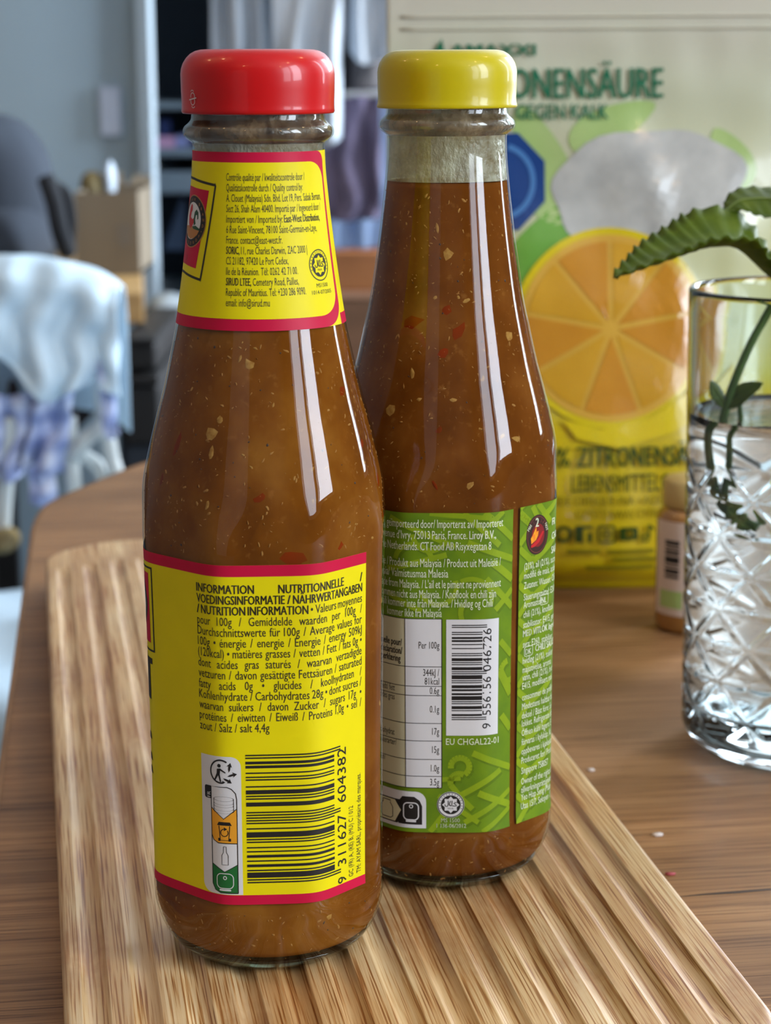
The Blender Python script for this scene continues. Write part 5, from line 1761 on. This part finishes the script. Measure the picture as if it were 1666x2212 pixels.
cloth('draped_shirt', [(-70, 578), (20, 572), (110, 580), (200, 604), (258, 640)], [(-70, 700), (10, 775), (105, 862), (185, 828), (262, 850)], CHY - 0.020, m_shirt, 'pale blue-white shirt draped over the white chair back', 'shirt', 0.008, 4, True, 1.0)
m_plaid = mat('plaid_cotton', C(170, 184, 214), 0.9)
t = NT(m_plaid)
def stripes(axis, sc_, lo, hi):
    w_ = t.n('ShaderNodeTexWave', wave_type='BANDS', bands_direction=axis)
    w_.inputs['Scale'].default_value = sc_
    w_.inputs['Distortion'].default_value = 0.4
    t.l(t.coord(), w_.inputs['Vector'])
    return t.ramp(w_.outputs['Fac'], [(0.35, lo), (0.65, hi)])
t.l(t.mix(1.0, t.mix(1.0, stripes('X', 14, C(196, 204, 226), C(246, 248, 255)), stripes('Z', 14, C(200, 208, 230), C(248, 250, 255)), 'MULTIPLY'), C(232, 240, 255), 'MULTIPLY'), t.b.inputs['Base Color'])
cloth('plaid_shirt', [(-70, 800), (0, 850), (60, 850), (110, 838), (160, 830)], [(-70, 1030), (0, 1035), (40, 1030), (62, 1000), (140, 1026)], CHY - 0.006, m_plaid, 'blue and white plaid shirt hanging under the pale one', 'shirt', 0.012, 4, False, 2.0, bulge=0.0)
cloth('plaid_shirt', [(58, 1008), (80, 1000), (100, 1004), (112, 1012)], [(66, 1085), (88, 1092), (110, 1085), (123, 1072)], CHY - 0.012, m_plaid, 'loose plaid sleeve end dangling lowest beside the chair', 'shirt', 0.004, 1, False, 3.0, 20, 20, bulge=0.0)
cloth('plaid_shirt', [(212, 770), (226, 768), (240, 770), (248, 775)], [(222, 930), (234, 945), (246, 948), (254, 935)], CHY - 0.030, m_plaid, 'plaid sleeve hanging down along the right chair post', 'shirt', 0.004, 1, False, 4.0, 20, 30, bulge=0.0)
m_shade = noisy('gap_shade', C(62, 54, 54), C(44, 38, 40), 10, 0.9)  # dark colour stands in for shade in the gap between the shirts
cloth('shade_sheet', [(-70, 690), (0, 740), (60, 790), (150, 830), (214, 790)], [(-70, 960), (0, 960), (60, 950), (150, 940), (214, 880)], CHY + 0.030, m_shade, 'dark sheet standing for the shaded gap behind the plaid shirt', 'shade filler', 0.006, 3, False, 5.0, bulge=0.0)

# ---- pale bedding piled on the chair seat
bm = bmesh.new()
bmesh.ops.create_grid(bm, x_segments=40, y_segments=40, size=1)
vs, top = [], {}
for v in bm.verts:
    x, y = v.co.x, v.co.y
    e = (1 - abs(x) ** 6) * (1 - abs(y) ** 6)
    h = 0.085 * max(0, e) ** 0.35 * (1 + 0.12 * mnoise.noise(Vector((x * 2, y * 3, 1.5)))) + 0.004 * math.sin(5 * x + 7 * y)
    vs.append((x * 0.14, y * 0.20, max(0.002, h)))
fs = [tuple(w.index for w in fc.verts) for fc in bm.faces]
n0 = len(vs)
bd = [e for e in bm.edges if e.is_boundary]
vs += [(p_[0], p_[1], 0.0) for p_ in vs]
fs += [tuple(i + n0 for i in q[::-1]) for q in fs]
for e in bd:
    i, j = e.verts[0].index, e.verts[1].index
    fs.append((i, j, j + n0, i + n0))
bm.free()
o = mesh('folded_bedding', vs, fs, m_rug)
o.location = (CO.x + sx0 * 0.5 + sx1 * 0.5 - 0.01, CHY - 0.215, zb - 0.005)
tag(o, 'pale blue bedding folded on the chair seat at the left edge', 'bedding')
o = blob('ochre_ball', 8, 1168, CHY - 0.02, 34, 24, m_och, 'small ochre cloth bundle lying behind the pale bedding', 'cloth', 0.03)

# ---- laundry hanging at the back, and a brown sideboard
LY = 2.75
rack = empty('drying_rack', (at(470, 0, LY).x, LY, 0))
tag(rack, 'white tubular drying rack carrying the laundry', 'rack')
RO = Vector(rack.location)
xl_, xr_ = at(470, 0, LY).x, at(1300, 0, LY).x
zt_ = at(600, -420, LY).z
for x_ in (xl_, xr_):
    tube('post', [Vector((x_, LY + 0.03, 0)) - RO, Vector((x_, LY + 0.03, 0.6)) - RO, Vector((x_, LY + 0.03, zt_ + 0.02)) - RO], 0.009, m_white, rack, 10)
    tube('foot', [Vector((x_, LY - 0.02, 0.009)) - RO, Vector((x_, LY + 0.26, 0.009)) - RO], 0.009, m_white, rack, 10)
for z_, dy_ in ((zt_, 0.0), (at(760, 204, LY - 0.02).z, -0.02), (at(760, 118, LY + 0.09).z, 0.09)):
    tube('rail', [Vector((xl_, LY + dy_, z_)) - RO, Vector(((xl_ + xr_) / 2, LY + dy_, z_)) - RO, Vector((xr_, LY + dy_, z_)) - RO], 0.004, m_white, rack, 8)
def hang(name, tops, bots, dy, m, lab, cat, amp, waves, seed):
    return cloth(name, tops, bots, LY + dy, m, lab, cat, amp, waves, False, seed, 60, 40, bulge=0.0)
m_l1 = noisy('laundry_greyblue', C(196, 208, 220), C(176, 190, 204), 8, 0.9)
m_l2 = noisy('laundry_light', C(214, 224, 234), C(198, 210, 222), 8, 0.9)
m_l3 = noisy('laundry_purple', C(116, 108, 134), C(98, 92, 118), 7, 0.9)
m_l4 = noisy('laundry_sky', C(176, 200, 236), C(160, 186, 226), 6, 0.9)
m_l5 = noisy('laundry_taupe', C(110, 106, 104), C(92, 88, 90), 7, 0.9)
hang('hanging_shirt', [(452, -420), (500, -420), (560, -420), (640, -420)], [(460, 420), (520, 440), (580, 430), (640, 420)], 0.0, m_l1, 'grey-blue shirt hanging above the red cap', 'shirt', 0.018, 3, 0.4)
hang('hanging_shirt', [(585, -420), (640, -420), (700, -420), (740, -420)], [(590, 300), (640, 330), (700, 320), (735, 300)], -0.05, m_l2, 'lighter grey shirt hanging between the two bottle caps', 'shirt', 0.020, 2, 1.9)
hang('hanging_shirt', [(690, -420), (735, -420), (790, -420), (880, -420)], [(700, 190), (740, 200), (790, 195), (880, 190)], 0.06, m_l5, 'taupe garment hanging behind the yellow cap', 'shirt', 0.016, 2, 3.1)
hang('hanging_shirt', [(752, -420), (790, -420), (830, -420), (900, -420)], [(756, 110), (785, 140), (830, 125), (900, 140)], -0.03, m_l2, 'short pale blue-grey top hanging beside the pouch', 'shirt', 0.014, 2, 2.2)
hang('hanging_towel', [(690, 206), (740, 206), (790, 208), (822, 210)], [(700, 470), (740, 478), (790, 474), (824, 470)], -0.02, m_l3, 'purple towel hanging between the two bottle necks', 'towel', 0.012, 2, 0.9)
hang('hanging_sheet', [(660, 110), (740, 120), (800, 130), (900, 130)], [(660, 534), (740, 538), (800, 536), (900, 534)], 0.09, m_l4, 'pale blue sheet hanging behind the purple towel', 'sheet', 0.012, 3, 0.2)
sb = empty('sideboard', (0.1, 3.15, 0))
tag(sb, 'brown wooden sideboard below the hanging laundry', 'cabinet')
xa, xb = at(560, 600, 3.0).x, at(1300, 600, 3.0).x
zt, zm = at(780, 525, 3.0).z, at(780, 636, 3.0).z
box('carcass', xa - 0.1, xb - 0.1, -0.13, 0.25, 0.02, zt, m_brown, sb, 0.003)
for k_, (z0_, z1_) in enumerate(((zm + 0.004, zt - 0.012), (zm - 0.15, zm - 0.006), (zm - 0.31, zm - 0.156))):
    d_ = box('drawer_front', xa - 0.1 + 0.012, xb - 0.1 - 0.012, -0.150, -0.131, z0_, z1_, m_brown if k_ == 0 else noisy('sideboard_wood_dark', C(124, 88, 62), C(110, 78, 54), 6, 0.5, (1, 6, 6)), sb, 0.003)
box('rail_strip', xa - 0.1 + 0.012, xb - 0.1 - 0.012, -0.152, -0.131, zm - 0.006, zm + 0.004, noisy('sideboard_lip', C(186, 140, 110), C(176, 130, 100), 8, 0.4), sb, 0.001)
